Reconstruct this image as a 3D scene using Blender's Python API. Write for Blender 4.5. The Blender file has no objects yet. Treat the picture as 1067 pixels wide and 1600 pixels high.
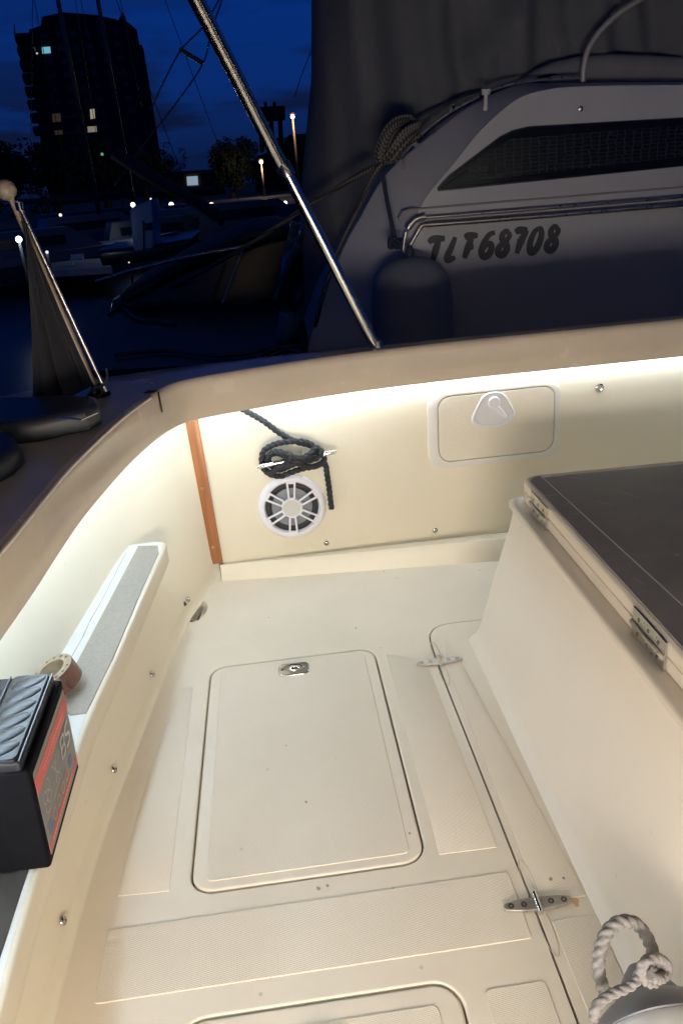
import bpy, bmesh, math, random
from mathutils import Vector, Matrix, noise
from mathutils.geometry import delaunay_2d_cdt
random.seed(7)
S = bpy.context.scene
COL = S.collection
V = Vector
# ------------------------------------------------------------------ camera
FPX, CH = 1200.0, 1.2
_v1 = V((400-533.5, 283-800, FPX)); _d = _v1.normalized()
_s = math.tan(math.radians(5.0))
_dn = V((_s, 1.0, 0)); _dn.z = -_dn.dot(_v1)/_v1.z; _dn.normalize()
_up = -_dn; _r = _d.cross(_up)
if _r.x < 0: _r = -_r
RM = Matrix((_r, _d, _up))            # world = RM @ (x right, y down, z forward)
CO = V((0, 0, CH))
cam = bpy.data.cameras.new('camera'); co = bpy.data.objects.new('camera', cam); COL.objects.link(co)
cx = RM @ V((1, 0, 0)); cy = RM @ V((0, -1, 0)); cz = RM @ V((0, 0, -1))
co.matrix_world = Matrix(((cx.x, cy.x, cz.x, CO.x), (cx.y, cy.y, cz.y, CO.y), (cx.z, cy.z, cz.z, CO.z), (0, 0, 0, 1)))
cam.sensor_fit = 'VERTICAL'; cam.sensor_height = 24.0; cam.lens = 24.0*FPX/1600
cam.clip_start = .02; cam.clip_end = 3000
S.camera = co
S.render.resolution_x, S.render.resolution_y = 682, 1024
def ray(x, y): return RM @ V((x-533.5, y-800, FPX))
def atz(x, y, z=0.0):                 # where the sight line meets a level plane
    r = ray(x, y); return CO + r*((z-CH)/r.z)
def atY(x, y, Y):                     # where it meets a plane facing aft
    r = ray(x, y); return CO + r*(Y/r.y)
def atD(x, y, d):
    r = ray(x, y).normalized(); return CO + r*d
# ------------------------------------------------------------------ colour management, world, lights
S.view_settings.view_transform = 'Standard'; S.view_settings.look = 'None'
S.view_settings.exposure = 0.0; S.view_settings.gamma = 1.0; S.view_settings.use_curve_mapping = False
S.cycles.max_bounces = 8; S.cycles.diffuse_bounces = 5; S.cycles.glossy_bounces = 4
S.cycles.caustics_reflective = False; S.cycles.caustics_refractive = False
S.cycles.sample_clamp_indirect = 4.0
w = bpy.data.worlds.new('World'); S.world = w; w.use_nodes = True
wn = w.node_tree; N = wn.nodes; Lk = wn.links; N.clear()
def nd(t, **k):
    n = N.new(t)
    for a, b in k.items(): setattr(n, a, b)
    return n
tc = nd('ShaderNodeTexCoord'); sep = nd('ShaderNodeSeparateXYZ'); Lk.new(tc.outputs['Generated'], sep.inputs[0])
rp = nd('ShaderNodeValToRGB'); Lk.new(sep.outputs['Z'], rp.inputs[0])
e = rp.color_ramp.elements
e[0].position = 0.0; e[0].color = (.0022, .006, .030, 1)
e[1].position = 1.0; e[1].color = (.004, .0085, .020, 1)
for p, c in ((.05, (.0032, .015, .080)), (.10, (.0026, .023, .145)), (.20, (.0014, .026, .185)), (.30, (.0012, .023, .165)), (.55, (.004, .010, .032))):
    q = rp.color_ramp.elements.new(p); q.color = (*c, 1)
mp = nd('ShaderNodeMapping'); mp.inputs['Scale'].default_value = (5.5, 5.5, 26); Lk.new(tc.outputs['Generated'], mp.inputs[0])
nz = nd('ShaderNodeTexNoise'); nz.inputs['Scale'].default_value = 1.0; nz.inputs['Detail'].default_value = 6; nz.inputs['Roughness'].default_value = .55
Lk.new(mp.outputs[0], nz.inputs[0])
cr = nd('ShaderNodeValToRGB'); cr.color_ramp.elements[0].position = .45; cr.color_ramp.elements[1].position = .57
cr.color_ramp.elements[1].color = (1, 1, 1, 1); cr.color_ramp.elements[0].color = (0, 0, 0, 1); Lk.new(nz.outputs[0], cr.inputs[0])
fa = nd('ShaderNodeMapRange'); fa.inputs[1].default_value = .0; fa.inputs[2].default_value = .24; fa.inputs[3].default_value = 1.2; fa.inputs[4].default_value = .0
Lk.new(sep.outputs['Z'], fa.inputs[0])
mu = nd('ShaderNodeMath', operation='MULTIPLY'); Lk.new(cr.outputs[0], mu.inputs[0]); Lk.new(fa.outputs[0], mu.inputs[1])
mx = nd('ShaderNodeMix', data_type='RGBA'); Lk.new(mu.outputs[0], mx.inputs[0]); Lk.new(rp.outputs[0], mx.inputs[6]); mx.inputs[7].default_value = (.0035, .0070, .028, 1)
bg = nd('ShaderNodeBackground'); bg.inputs[1].default_value = 1.0; Lk.new(mx.outputs[2], bg.inputs[0])
wo = nd('ShaderNodeOutputWorld'); Lk.new(bg.outputs[0], wo.inputs[0])

LED_STRENGTH = 62.0
CABIN_W = 37.0
al = bpy.data.lights.new('cabin_light', 'AREA'); al.shape = 'RECTANGLE'; al.size = .80; al.size_y = .34
al.energy = CABIN_W; al.color = (1.0, .88, .77)
alo = bpy.data.objects.new('cabin_light', al); COL.objects.link(alo)
alo.location = (.0, -.72, .47)
alo.rotation_euler = V((.10, 3.0, -.10)).to_track_quat('-Z', 'Y').to_euler()

# ------------------------------------------------------------------ materials
MATS = {}
def mat(name, col=(.5, .5, .5), rough=.5, metal=0.0, mottle=0.0, mscale=6.0, bump=0.0, bscale=60.0, emit=None, estr=1.0, spec=.5, coat=0.0, col2=None, rvar=0.0, stretch=(1, 1, 1), sheen=0.0):
    if name in MATS: return MATS[name]
    m = bpy.data.materials.new(name); m.use_nodes = True; MATS[name] = m
    nt = m.node_tree; b = nt.nodes['Principled BSDF']
    b.inputs['Base Color'].default_value = (*col, 1); b.inputs['Roughness'].default_value = rough
    b.inputs['Metallic'].default_value = metal; b.inputs['Specular IOR Level'].default_value = spec
    b.inputs['Coat Weight'].default_value = coat; b.inputs['Sheen Weight'].default_value = sheen
    if emit: b.inputs['Emission Color'].default_value = (*emit, 1); b.inputs['Emission Strength'].default_value = estr
    if mottle or bump or rvar:
        t = nt.nodes.new('ShaderNodeTexCoord'); mpp = nt.nodes.new('ShaderNodeMapping'); mpp.inputs['Scale'].default_value = stretch
        nt.links.new(t.outputs['Object'], mpp.inputs[0])
    if mottle or rvar:
        n = nt.nodes.new('ShaderNodeTexNoise'); n.inputs['Scale'].default_value = mscale; n.inputs['Detail'].default_value = 7; n.inputs['Roughness'].default_value = .62
        nt.links.new(mpp.outputs[0], n.inputs[0])
    if mottle:
        r = nt.nodes.new('ShaderNodeValToRGB'); r.color_ramp.elements[0].position = .32; r.color_ramp.elements[1].position = .68
        c2 = col2 or tuple(c*(1-mottle) for c in col)
        r.color_ramp.elements[0].color = (*c2, 1); r.color_ramp.elements[1].color = (*col, 1)
        nt.links.new(n.outputs[0], r.inputs[0]); nt.links.new(r.outputs[0], b.inputs['Base Color'])
    if rvar:
        q = nt.nodes.new('ShaderNodeMapRange'); q.inputs[1].default_value = .3; q.inputs[2].default_value = .7
        q.inputs[3].default_value = max(.02, rough-rvar); q.inputs[4].default_value = min(1, rough+rvar)
        nt.links.new(n.outputs[0], q.inputs[0]); nt.links.new(q.outputs[0], b.inputs['Roughness'])
    if bump:
        n2 = nt.nodes.new('ShaderNodeTexNoise'); n2.inputs['Scale'].default_value = bscale; n2.inputs['Detail'].default_value = 4
        nt.links.new(mpp.outputs[0], n2.inputs[0])
        bp = nt.nodes.new('ShaderNodeBump'); bp.inputs['Strength'].default_value = bump; bp.inputs['Distance'].default_value = .004
        nt.links.new(n2.outputs[0], bp.inputs['Height']); nt.links.new(bp.outputs[0], b.inputs['Normal'])
    return m
def dirt(m, spots=((14, .012, .5),), dcol=(.30, .25, .18), amt=.5):
    """scattered small stains and scuffs with a shape of their own"""
    nt = m.node_tree; b = nt.nodes['Principled BSDF']
    t = nt.nodes.new('ShaderNodeTexCoord')
    n1 = nt.nodes.new('ShaderNodeTexNoise'); n1.inputs['Scale'].default_value = 9; n1.inputs['Detail'].default_value = 12; n1.inputs['Roughness'].default_value = .75
    nt.links.new(t.outputs['Object'], n1.inputs[0])
    r = nt.nodes.new('ShaderNodeMapRange'); r.inputs[1].default_value = .63; r.inputs[2].default_value = .80; r.inputs[3].default_value = 0; r.inputs[4].default_value = amt
    nt.links.new(n1.outputs[0], r.inputs[0])
    vo = nt.nodes.new('ShaderNodeTexVoronoi'); vo.inputs['Scale'].default_value = 11; vo.inputs['Randomness'].default_value = 1
    nt.links.new(t.outputs['Object'], vo.inputs[0])
    r2 = nt.nodes.new('ShaderNodeMapRange'); r2.inputs[1].default_value = .028; r2.inputs[2].default_value = .045; r2.inputs[3].default_value = amt; r2.inputs[4].default_value = 0
    nt.links.new(vo.outputs['Distance'], r2.inputs[0])
    mxx = nt.nodes.new('ShaderNodeMath'); mxx.operation = 'MAXIMUM'; nt.links.new(r.outputs[0], mxx.inputs[0]); nt.links.new(r2.outputs[0], mxx.inputs[1])
    ms = nt.nodes.new('ShaderNodeMapping'); ms.inputs['Scale'].default_value = (3.5, 30, 3.5); ms.inputs['Rotation'].default_value = (0, 0, .6); nt.links.new(t.outputs['Object'], ms.inputs[0])
    n3 = nt.nodes.new('ShaderNodeTexNoise'); n3.inputs['Scale'].default_value = 1.6; n3.inputs['Detail'].default_value = 9; n3.inputs['Roughness'].default_value = .7; nt.links.new(ms.outputs[0], n3.inputs[0])
    r3 = nt.nodes.new('ShaderNodeMapRange'); r3.inputs[1].default_value = .66; r3.inputs[2].default_value = .78; r3.inputs[3].default_value = 0; r3.inputs[4].default_value = amt*.7; nt.links.new(n3.outputs[0], r3.inputs[0])
    m4 = nt.nodes.new('ShaderNodeMath'); m4.operation = 'MAXIMUM'; nt.links.new(mxx.outputs[0], m4.inputs[0]); nt.links.new(r3.outputs[0], m4.inputs[1]); mxx = m4
    mix = nt.nodes.new('ShaderNodeMix'); mix.data_type = 'RGBA'
    nt.links.new(mxx.outputs[0], mix.inputs[0])
    src = b.inputs['Base Color']
    if src.is_linked: nt.links.new(src.links[0].from_socket, mix.inputs[6])
    else: mix.inputs[6].default_value = src.default_value
    mix.inputs[7].default_value = (*dcol, 1); nt.links.new(mix.outputs[2], src)
    return m
GEL = (.76, .68, .52)
m_wall = dirt(mat('wall_gelcoat', (.76, .69, .535), .38, mottle=.05, mscale=3, bump=.06, bscale=9, rvar=.08), amt=.12)
m_floor = dirt(mat('floor_gelcoat', (.79, .705, .57), .42, mottle=.10, mscale=3, bump=.05, bscale=14, rvar=.1), amt=.42)
m_lidgel = dirt(mat('hatch_gelcoat', (.795, .71, .58), .40, mottle=.10, mscale=5, bump=.05, bscale=14, rvar=.1), amt=.42)
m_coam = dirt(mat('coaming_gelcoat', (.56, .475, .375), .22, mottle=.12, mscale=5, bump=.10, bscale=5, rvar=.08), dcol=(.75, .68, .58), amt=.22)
m_box = dirt(mat('box_gelcoat', (.82, .74, .63), .36, mottle=.05, mscale=3, bump=.10, bscale=6, rvar=.08), amt=.14)
m_white = mat('white_plastic', (.80, .79, .84), .30, mottle=.04, mscale=20)
m_offwhite = mat('painted_white_shelf', (.78, .77, .72), .5, mottle=.08, mscale=12, bump=.15, bscale=40)
m_steel = mat('stainless_steel', (.54, .52, .485), .17, 1.0, mottle=.12, mscale=6)
m_steel2 = mat('dull_stainless', (.55, .52, .48), .34, 1.0, rvar=.12, mscale=60, bump=.1, bscale=200)
m_chrome = mat('chrome', (.78, .78, .78), .07, 1.0)
m_black = mat('black_plastic', (.006, .006, .008), .6, mottle=.3, mscale=30, spec=.03)
m_dark = mat('dark_void', (.012, .011, .010), .8)
m_groove = mat('groove_shadow_sealant', (.10, .075, .05), .8)
m_teak = mat('varnished_teak', (.34, .115, .032), .28, mottle=.5, mscale=7, stretch=(14, 14, .8), bump=.15, bscale=20, coat=.5)
m_mat = dirt(mat('grey_deck_mat', (.34, .325, .33), .62, mottle=.25, mscale=9, bump=.2, bscale=120, rvar=.12), dcol=(.52, .50, .49), amt=.35)
m_rope_w = mat('white_fender_rope', (.24, .23, .225), .85, mottle=.35, mscale=160, bump=.35, bscale=350)
m_rope_b = mat('black_rope', (.022, .025, .032), .75, mottle=.5, mscale=150, bump=.8, bscale=300)
m_fendw = mat('fender_white_vinyl', (.84, .83, .82), .22, mottle=.06, mscale=8)
m_fendg = mat('fender_grey_vinyl', (.13, .13, .145), .42, mottle=.15, mscale=12)
m_felt = mat('grey_felt', (.38, .345, .30), .95, mottle=.18, mscale=160, bump=.3, bscale=350)
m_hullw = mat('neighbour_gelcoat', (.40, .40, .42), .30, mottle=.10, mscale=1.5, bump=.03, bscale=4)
m_canvas = mat('grey_canvas', (.105, .107, .115), .9, mottle=.2, mscale=3, bump=.3, bscale=300)
m_navy = mat('navy_cover', (.016, .025, .05), .75, mottle=.35, mscale=5, bump=.5, bscale=9)
m_blk = mat('dark_hull_paint', (.007, .009, .014), .25, mottle=.3, mscale=2)
m_silh = mat('dark_facade', (.035, .034, .036), .9, mottle=.35, mscale=.12)
m_silh2 = mat('facade_band', (.16, .14, .11), .9, mottle=.3, mscale=.2)
m_leaf = mat('dark_foliage', (.030, .045, .022), .9, mottle=.5, mscale=1.0)
m_trunk = mat('bark', (.05, .04, .03), .9)
m_mast = mat('dark_mast_alloy', (.10, .11, .13), .4, .6)
m_led = mat('led_strip', (.9, .9, .9), .5, emit=(.72, .85, 1.0), estr=LED_STRENGTH)
m_led2 = mat('led_strip_dimmer', (.9, .9, .9), .5, emit=(.60, .79, 1.0), estr=LED_STRENGTH*1.35)
def lit(name, c, s): return mat(name, (.02, .02, .02), .6, emit=c, estr=s)

def nonskid(name, base, pitch=.0072, amp=.42):
    """moulded non-skid: little diamonds pressed in the gelcoat"""
    m = mat(name, base, .5, mottle=.06, mscale=4, rvar=.08)
    dirt(m, amt=.32)
    nt = m.node_tree; b = nt.nodes['Principled BSDF']; k = 2*math.pi/pitch
    t = nt.nodes.new('ShaderNodeTexCoord'); s = nt.nodes.new('ShaderNodeSeparateXYZ'); nt.links.new(t.outputs['Object'], s.inputs[0])
    def mth(op, a, c=None):
        n = nt.nodes.new('ShaderNodeMath'); n.operation = op
        for i, v in enumerate((a, c)):
            if v is None: continue
            if isinstance(v, (int, float)): n.inputs[i].default_value = v
            else: nt.links.new(v, n.inputs[i])
        return n.outputs[0]
    u = mth('MULTIPLY', s.outputs['X'], k*.5); v = mth('MULTIPLY', s.outputs['Y'], k)
    a1 = mth('ABSOLUTE', mth('SINE', mth('ADD', u, v))); a2 = mth('ABSOLUTE', mth('SINE', mth('SUBTRACT', u, v)))
    hgt = mth('POWER', mth('MULTIPLY', a1, a2), .5)
    bp = nt.nodes.new('ShaderNodeBump'); bp.inputs['Strength'].default_value = amp; bp.inputs['Distance'].default_value = .0012
    nt.links.new(hgt, bp.inputs['Height']); nt.links.new(bp.outputs[0], b.inputs['Normal'])
    return m
m_ns = nonskid('nonskid_gelcoat', (.78, .695, .565))
def checker_rope(name, c1, c2, su, sv):
    m = mat(name, c1, .85); nt = m.node_tree; b = nt.nodes['Principled BSDF']
    t = nt.nodes.new('ShaderNodeUVMap'); mpp = nt.nodes.new('ShaderNodeMapping'); mpp.inputs['Scale'].default_value = (su, sv, 1); mpp.inputs['Rotation'].default_value = (0, 0, .0)
    nt.links.new(t.outputs[0], mpp.inputs[0])
    ck = nt.nodes.new('ShaderNodeTexChecker'); ck.inputs['Scale'].default_value = 1; ck.inputs[1].default_value = (*c1, 1); ck.inputs[2].default_value = (*c2, 1)
    nt.links.new(mpp.outputs[0], ck.inputs[0]); nt.links.new(ck.outputs[0], b.inputs['Base Color'])
    return m
m_braid = checker_rope('braided_rope', (.14, .125, .10), (.012, .012, .016), 6, 60)

# ------------------------------------------------------------------ mesh helpers
def link(name, me, material=None, parent=None, smooth=True, auto=35):
    o = bpy.data.objects.new(name, me); COL.objects.link(o)
    if material:
        for mm in (material if isinstance(material, (list, tuple)) else [material]): me.materials.append(mm)
    if smooth:
        for p in me.polygons: p.use_smooth = True
        if auto:
            me.set_sharp_from_angle(angle=math.radians(auto))
        for p in me.polygons:
            if len(p.vertices) > 8: p.use_smooth = False
    if parent: o.parent = parent
    return o
class MB:
    def __init__(s): s.v = []; s.f = []; s.uv = {}; s.mi = []
    def add(s, vs, fs, mi=0, uvs=None):
        n = len(s.v); s.v += [tuple(v) for v in vs]
        for k, f in enumerate(fs):
            s.f.append(tuple(i+n for i in f)); s.mi.append(mi)
            if uvs: s.uv[len(s.f)-1] = uvs[k]
        return s
    def box(s, a, b, mi=0, M=None):
        x0, y0, z0 = a; x1, y1, z1 = b
        vs = [(x0,y0,z0),(x1,y0,z0),(x1,y1,z0),(x0,y1,z0),(x0,y0,z1),(x1,y0,z1),(x1,y1,z1),(x0,y1,z1)]
        if M: vs = [M @ V(v) for v in vs]
        return s.add(vs, [(0,3,2,1),(4,5,6,7),(0,1,5,4),(1,2,6,5),(2,3,7,6),(3,0,4,7)], mi)
    def rings(s, rings, cap0=True, cap1=True, mi=0):
        n = len(rings[0]); vs = [p for r in rings for p in r]; fs = []
        for i in range(len(rings)-1):
            for j in range(n):
                k = (j+1) % n; fs.append((i*n+j, i*n+k, (i+1)*n+k, (i+1)*n+j))
        if cap0: fs.append(tuple(reversed(range(n))))
        if cap1: fs.append(tuple((len(rings)-1)*n+j for j in range(n)))
        return s.add(vs, fs, mi)
    def grid(s, rows, mi=0):
        n = len(rows[0]); vs = [p for r in rows for p in r]; fs = []
        for i in range(len(rows)-1):
            for j in range(n-1): fs.append((i*n+j, i*n+j+1, (i+1)*n+j+1, (i+1)*n+j))
        return s.add(vs, fs, mi)
    def tube(s, pts, r, n=12, cap=True, twist=0.0, strands=0, amp=.0, uvk=0, mi=0):
        pts = [V(p) for p in pts]; m = len(pts); T = []
        for i in range(m):
            T.append((pts[min(i+1, m-1)]-pts[max(i-1, 0)]).normalized())
        a = V((0, 0, 1)) if abs(T[0].z) < .9 else V((1, 0, 0)); nrm = T[0].cross(a).normalized(); L = 0; vs = []; Ls = []
        for i in range(m):
            if i:
                L += (pts[i]-pts[i-1]).length; nrm = (nrm - T[i]*nrm.dot(T[i])).normalized()
            bn = T[i].cross(nrm); Ls.append(L); ri = r[i] if isinstance(r, (list, tuple)) else r
            for j in range(n):
                th = 2*math.pi*j/n; rr = ri
                if strands: rr = ri*(1-amp+amp*abs(math.cos(.5*strands*(th-twist*L)))*1.6)
                vs.append(pts[i]+(nrm*math.cos(th)+bn*math.sin(th))*rr)
        fs = []; uvs = []
        for i in range(m-1):
            for j in range(n):
                k = (j+1) % n; fs.append((i*n+j, i*n+k, (i+1)*n+k, (i+1)*n+j))
                u0, u1 = j/n, (j+1)/n; uvs.append(((u0+Ls[i]*uvk, Ls[i]), (u1+Ls[i]*uvk, Ls[i]), (u1+Ls[i+1]*uvk, Ls[i+1]), (u0+Ls[i+1]*uvk, Ls[i+1])))
        if cap:
            fs.append(tuple(reversed(range(n)))); uvs.append([(0, 0)]*n)
            fs.append(tuple((m-1)*n+j for j in range(n))); uvs.append([(0, 0)]*n)
        return s.add(vs, fs, mi, uvs)
    def lathe(s, prof, M=None, n=32, mi=0):
        rings = []
        for r, z in prof:
            rings.append([V((max(r, 1e-5)*math.cos(2*math.pi*j/n), max(r, 1e-5)*math.sin(2*math.pi*j/n), z)) for j in range(n)])
        if M: rings = [[M @ p for p in q] for q in rings]
        return s.rings(rings, True, True, mi)
    def build(s, name, material=None, parent=None, smooth=True, auto=35, loc=None):
        me = bpy.data.meshes.new(name)
        vs = s.v
        if loc is not None: vs = [V(v)-V(loc) for v in vs]
        me.from_pydata([tuple(v) for v in vs], [], s.f); 
        if s.uv:
            ul = me.uv_layers.new(name='UVMap'); 
            for p in me.polygons:
                u = s.uv.get(p.index)
                if u:
                    for li, c in zip(p.loop_indices, u): ul.data[li].uv = c
        for p, i in zip(me.polygons, s.mi): p.material_index = i
        me.update(); me.validate()
        o = link(name, me, material, parent, smooth, auto)
        if loc is not None: o.location = loc
        return o
def cat(pts, k=8, closed=False):
    pts = [V(p) for p in pts]; n = len(pts); out = []
    rng = n if closed else n-1
    for i in range(rng):
        g = (lambda j: pts[j % n]) if closed else (lambda j: pts[max(0, min(n-1, j))])
        p0, p1, p2, p3 = g(i-1), g(i), g(i+1), g(i+2)
        for q in range(k):
            t = q/k
            out.append(.5*((2*p1)+(p2-p0)*t+(2*p0-5*p1+4*p2-p3)*t*t+(3*p1-p0-3*p2+p3)*t**3))
    if not closed: out.append(pts[-1])
    return out
def even(pts, step):
    out = [V(pts[0])]; acc = 0
    for a, b in zip(pts, pts[1:]):
        a = V(a); b = V(b); L = (b-a).length
        while acc+L >= step:
            t = (step-acc)/L; a = a.lerp(b, t); out.append(a.copy()); L = (b-a).length; acc = 0
            if L < 1e-9: break
        acc += L
    out.append(V(pts[-1])); return out
def rrect(x0, y0, x1, y1, r, n=7):
    out = []
    for cx_, cy_, a0 in ((x1-r, y0+r, -90), (x1-r, y1-r, 0), (x0+r, y1-r, 90), (x0+r, y0+r, 180)):
        for i in range(n+1):
            a = math.radians(a0+90*i/n); out.append((cx_+r*math.cos(a), cy_+r*math.sin(a)))
    return out
def inset(poly, d):
    """shrink a 2-D loop by d along its mitred normals (d<0 grows); loop counter-clockwise"""
    n = len(poly); out = []
    for i in range(n):
        a = V(poly[i-1]); b = V(poly[i]); c = V(poly[(i+1) % n])
        e1 = (b-a).normalized() if (b-a).length > 1e-9 else V((1, 0)); e2 = (c-b).normalized() if (c-b).length > 1e-9 else e1
        n1 = V((-e1.y, e1.x)); n2 = V((-e2.y, e2.x)); m = (n1+n2)
        m = m.normalized() if m.length > 1e-6 else n1
        out.append(tuple(b+m*(d/max(.4, m.dot(n1)))))
    return out
def ccw(poly):
    a = sum(poly[i-1][0]*poly[i][1]-poly[i][0]*poly[i-1][1] for i in range(len(poly)))
    return list(poly) if a > 0 else list(reversed(poly))
def slab(mb, poly, z0, z1, bev=.002, steps=3, f=None, mi=0):
    """extruded 2-D outline with a rounded upper edge; f maps (x, y, z) to world"""
    poly = ccw(poly); f = f or (lambda x, y, z: V((x, y, z))); R = [[f(x, y, z0) for x, y in poly]]
    for i in range(steps+1):
        a = math.pi/2*i/steps; q = inset(poly, bev*(1-math.cos(a)))
        R.append([f(x, y, z1-bev+bev*math.sin(a)) for x, y in q])
    mb.rings(R, True, True, mi); return mb
def empty(name, loc=(0, 0, 0), rz=0):
    o = bpy.data.objects.new(name, None); COL.objects.link(o); o.location = loc; o.rotation_euler = (0, 0, rz); o.empty_display_size = .05; return o
def tag(o, label=None, cat_=None, group=None, kind=None):
    if label: o['label'] = label
    if cat_: o['category'] = cat_
    if group: o['group'] = group
    if kind: o['kind'] = kind
    return o
def copy_tree(o, parent=None):
    c = o.copy(); COL.objects.link(c)
    if parent: c.parent = parent; c.matrix_parent_inverse = o.matrix_parent_inverse.copy()
    for ch in [x for x in list(bpy.data.objects) if x.parent == o]: copy_tree(ch, c)
    return c
WY = 2.315                                        # the aft cockpit wall
def wallmap(off=0.0):                             # (u, w, depth) on the aft wall: u across, w up, depth towards the camera
    return lambda x, z, d: V((x, WY-d-off, z))

# ================================================================== own boat: floor
fl = empty('cockpit_floor'); tag(fl, 'cream moulded cockpit floor of the boat with diamond non-skid areas', 'floor', kind='structure')
H1 = rrect(-.272, 1.052, .174, 1.778, .045)
H2 = rrect(-.272, .20, .174, .815, .045)
seam = [(.56, 1.852), (.47, 1.853), (.40, 1.853), (.365, 1.842), (.342, 1.815), (.334, 1.78), (.331, 1.70), (.331, 1.55), (.334, 1.30), (.337, 1.0), (.338, .80), (.336, .4), (.336, -.3)]
seam = [tuple(p[:2]) for p in even(cat([(a, b, 0) for a, b in seam], 10), .012)]
SW = .0022
def side(pts, d):
    out = []
    for i, p in enumerate(pts):
        a = V(pts[max(0, i-1)]); b = V(pts[min(len(pts)-1, i+1)]); t = (b-a).normalized(); out.append((p[0]-t.y*d, p[1]+t.x*d))
    return out
sl = side(seam, SW); sr = side(seam, -SW)
groove = ccw(sl+list(reversed(sr)))
outer = ccw([(-.80, -.9), (1.9, -.9), (1.9, 2.10), (1.7, 2.09), (.7, 2.180), (.2, 2.228), (-.15, 2.262), (-.27, 2.274), (-.40, 2.30), (-.8, 2.0)])
DR = [(-.332+.031*math.cos(a)+.10*.062*math.sin(a)*1.2, 2.098+.062*math.sin(a)) for a in [2*math.pi*k/36 for k in range(36)]]
loops = [outer, inset(H1, -.006), inset(H2, -.006), groove, DR]
def cdt_face(mb, loops, z, mi=0):
    vs = []; es = []; 
    for lp in loops:
        b = len(vs); n = len(lp); vs += [V(p) for p in lp]; es += [(b+i, b+(i+1) % n) for i in range(n)]
    ov, oe, of, *_ = delaunay_2d_cdt(vs, es, [], 0, 1e-6)
    def inside(p, lp):
        c = False
        for i in range(len(lp)):
            x1, y1 = lp[i-1][:2]; x2, y2 = lp[i][:2]
            if (y1 > p[1]) != (y2 > p[1]) and p[0] < (x2-x1)*(p[1]-y1)/(y2-y1)+x1: c = not c
        return c
    fs = []
    for f in of:
        c = sum((ov[i] for i in f), V((0, 0)))/len(f)
        if inside(c, loops[0]) and not any(inside(c, l) for l in loops[1:]): fs.append(tuple(f))
    mb.add([(v.x, v.y, z) for v in ov], fs, mi)
mb = MB(); cdt_face(mb, loops, 0.0)
for h in (H1, H2):
    hh = inset(h, -.006); R = []
    for i in range(4):
        a = math.pi/2*i/3; R.append([V((x, y, -.004*(1-math.cos(a)))) for x, y in inset(hh, .004*math.sin(a))])
    R.append([V((x, y, -.03)) for x, y in inset(hh, .004)])
    mb.rings(R, False, False)
mb.rings([[V((x, y, 0)) for x, y in groove], [V((x, y, -.012)) for x, y in groove]], False, False)
mb.rings([[V((x, y, z)) for x, y in inset(DR, d)] for d, z in ((0, 0), (.001, -.002), (.003, -.006), (.006, -.014), (.010, -.022), (.016, -.027), (.022, -.028))], False, True)
fo = mb.build('floor_surface', m_floor, fl, auto=50)
for p in fo.data.polygons:
    if abs(p.normal.z) > .9999: p.use_smooth = False
mb = MB(); mb.add([(-.8, -.9, -.031), (1.9, -.9, -.031), (1.9, 2.4, -.031), (-.8, 2.4, -.031)], [(0, 1, 2, 3)])
mb.rings([[V((x, y, -.0118)) for x, y in inset(groove, -.001)]], True, False)
mb.build('gap_bottom', m_groove, fl, False)
def panel(poly, parent=fl, z=0.0, name='nonskid_panel'):
    mb = MB(); slab(mb, poly, z-.002, z+.0016, .0014, 2); return mb.build(name, m_ns, parent)
panel(rrect(-.413, .866, .316, 1.002, .006, 3))
panel([(-.408, 1.072), (-.312, 1.067), (-.315, 1.70), (-.345, 1.70), (-.385, 1.45), (-.402, 1.25)])
panel([(.200, 1.062), (.312, 1.060), (.303, 1.645), (.285, 1.70), (.205, 1.74)])
panel([(.352, .930), (.434, .930), (.414, 1.30), (.395, 1.62), (.375, 1.78), (.362, 1.70), (.352, 1.60)])
panel(rrect(.358, .30, .436, .893, .006, 3))
panel(rrect(.212, .25, .312, .792, .010, 3))
# moulded crease round each strap hinge and a bead of old sealant
for (hx, hy) in ((.336, 1.672), (.345, .926)):
    mb = MB()
    for s in (-1, 1):
        for t in (-1, 1):
            pts = [(hx+s*.002, hy+t*.098, .0006), (hx+s*.008, hy+t*.080, .0008), (hx+s*.010, hy+t*.045, .0008), (hx+s*.009, hy+t*.02, .0008)]
            mb.tube(cat(pts, 5), .0010, 6)
    mb.build('sealant_bead', mat('old_sealant', (.55, .48, .38), .45), fl)
# small specks and a paint chip on the floor
mb = MB()
for (px, py, r) in ((478, 1253, .0035), (447, 1165, .002), (860, 1373, .004), (600, 893, .0022), (556, 981, .003), (356, 927, .002), (640, 1302, .0025), (497, 1388, .004), (512, 1384, .003), (880, 1372, .0035), (690, 1050, .002), (420, 965, .002)):
    p = atz(px, py, .0021); n = 7
    mb.add([(p.x+r*(.6+.8*random.random())*math.cos(2*math.pi*i/n), p.y+r*1.3*(.5+.8*random.random())*math.sin(2*math.pi*i/n), .0023) for i in range(n)], [tuple(range(n))])
mb.build('scuff_mark', mat('scuff', (.36, .28, .19), .8), fl, False)['kind'] = 'stuff'

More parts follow.
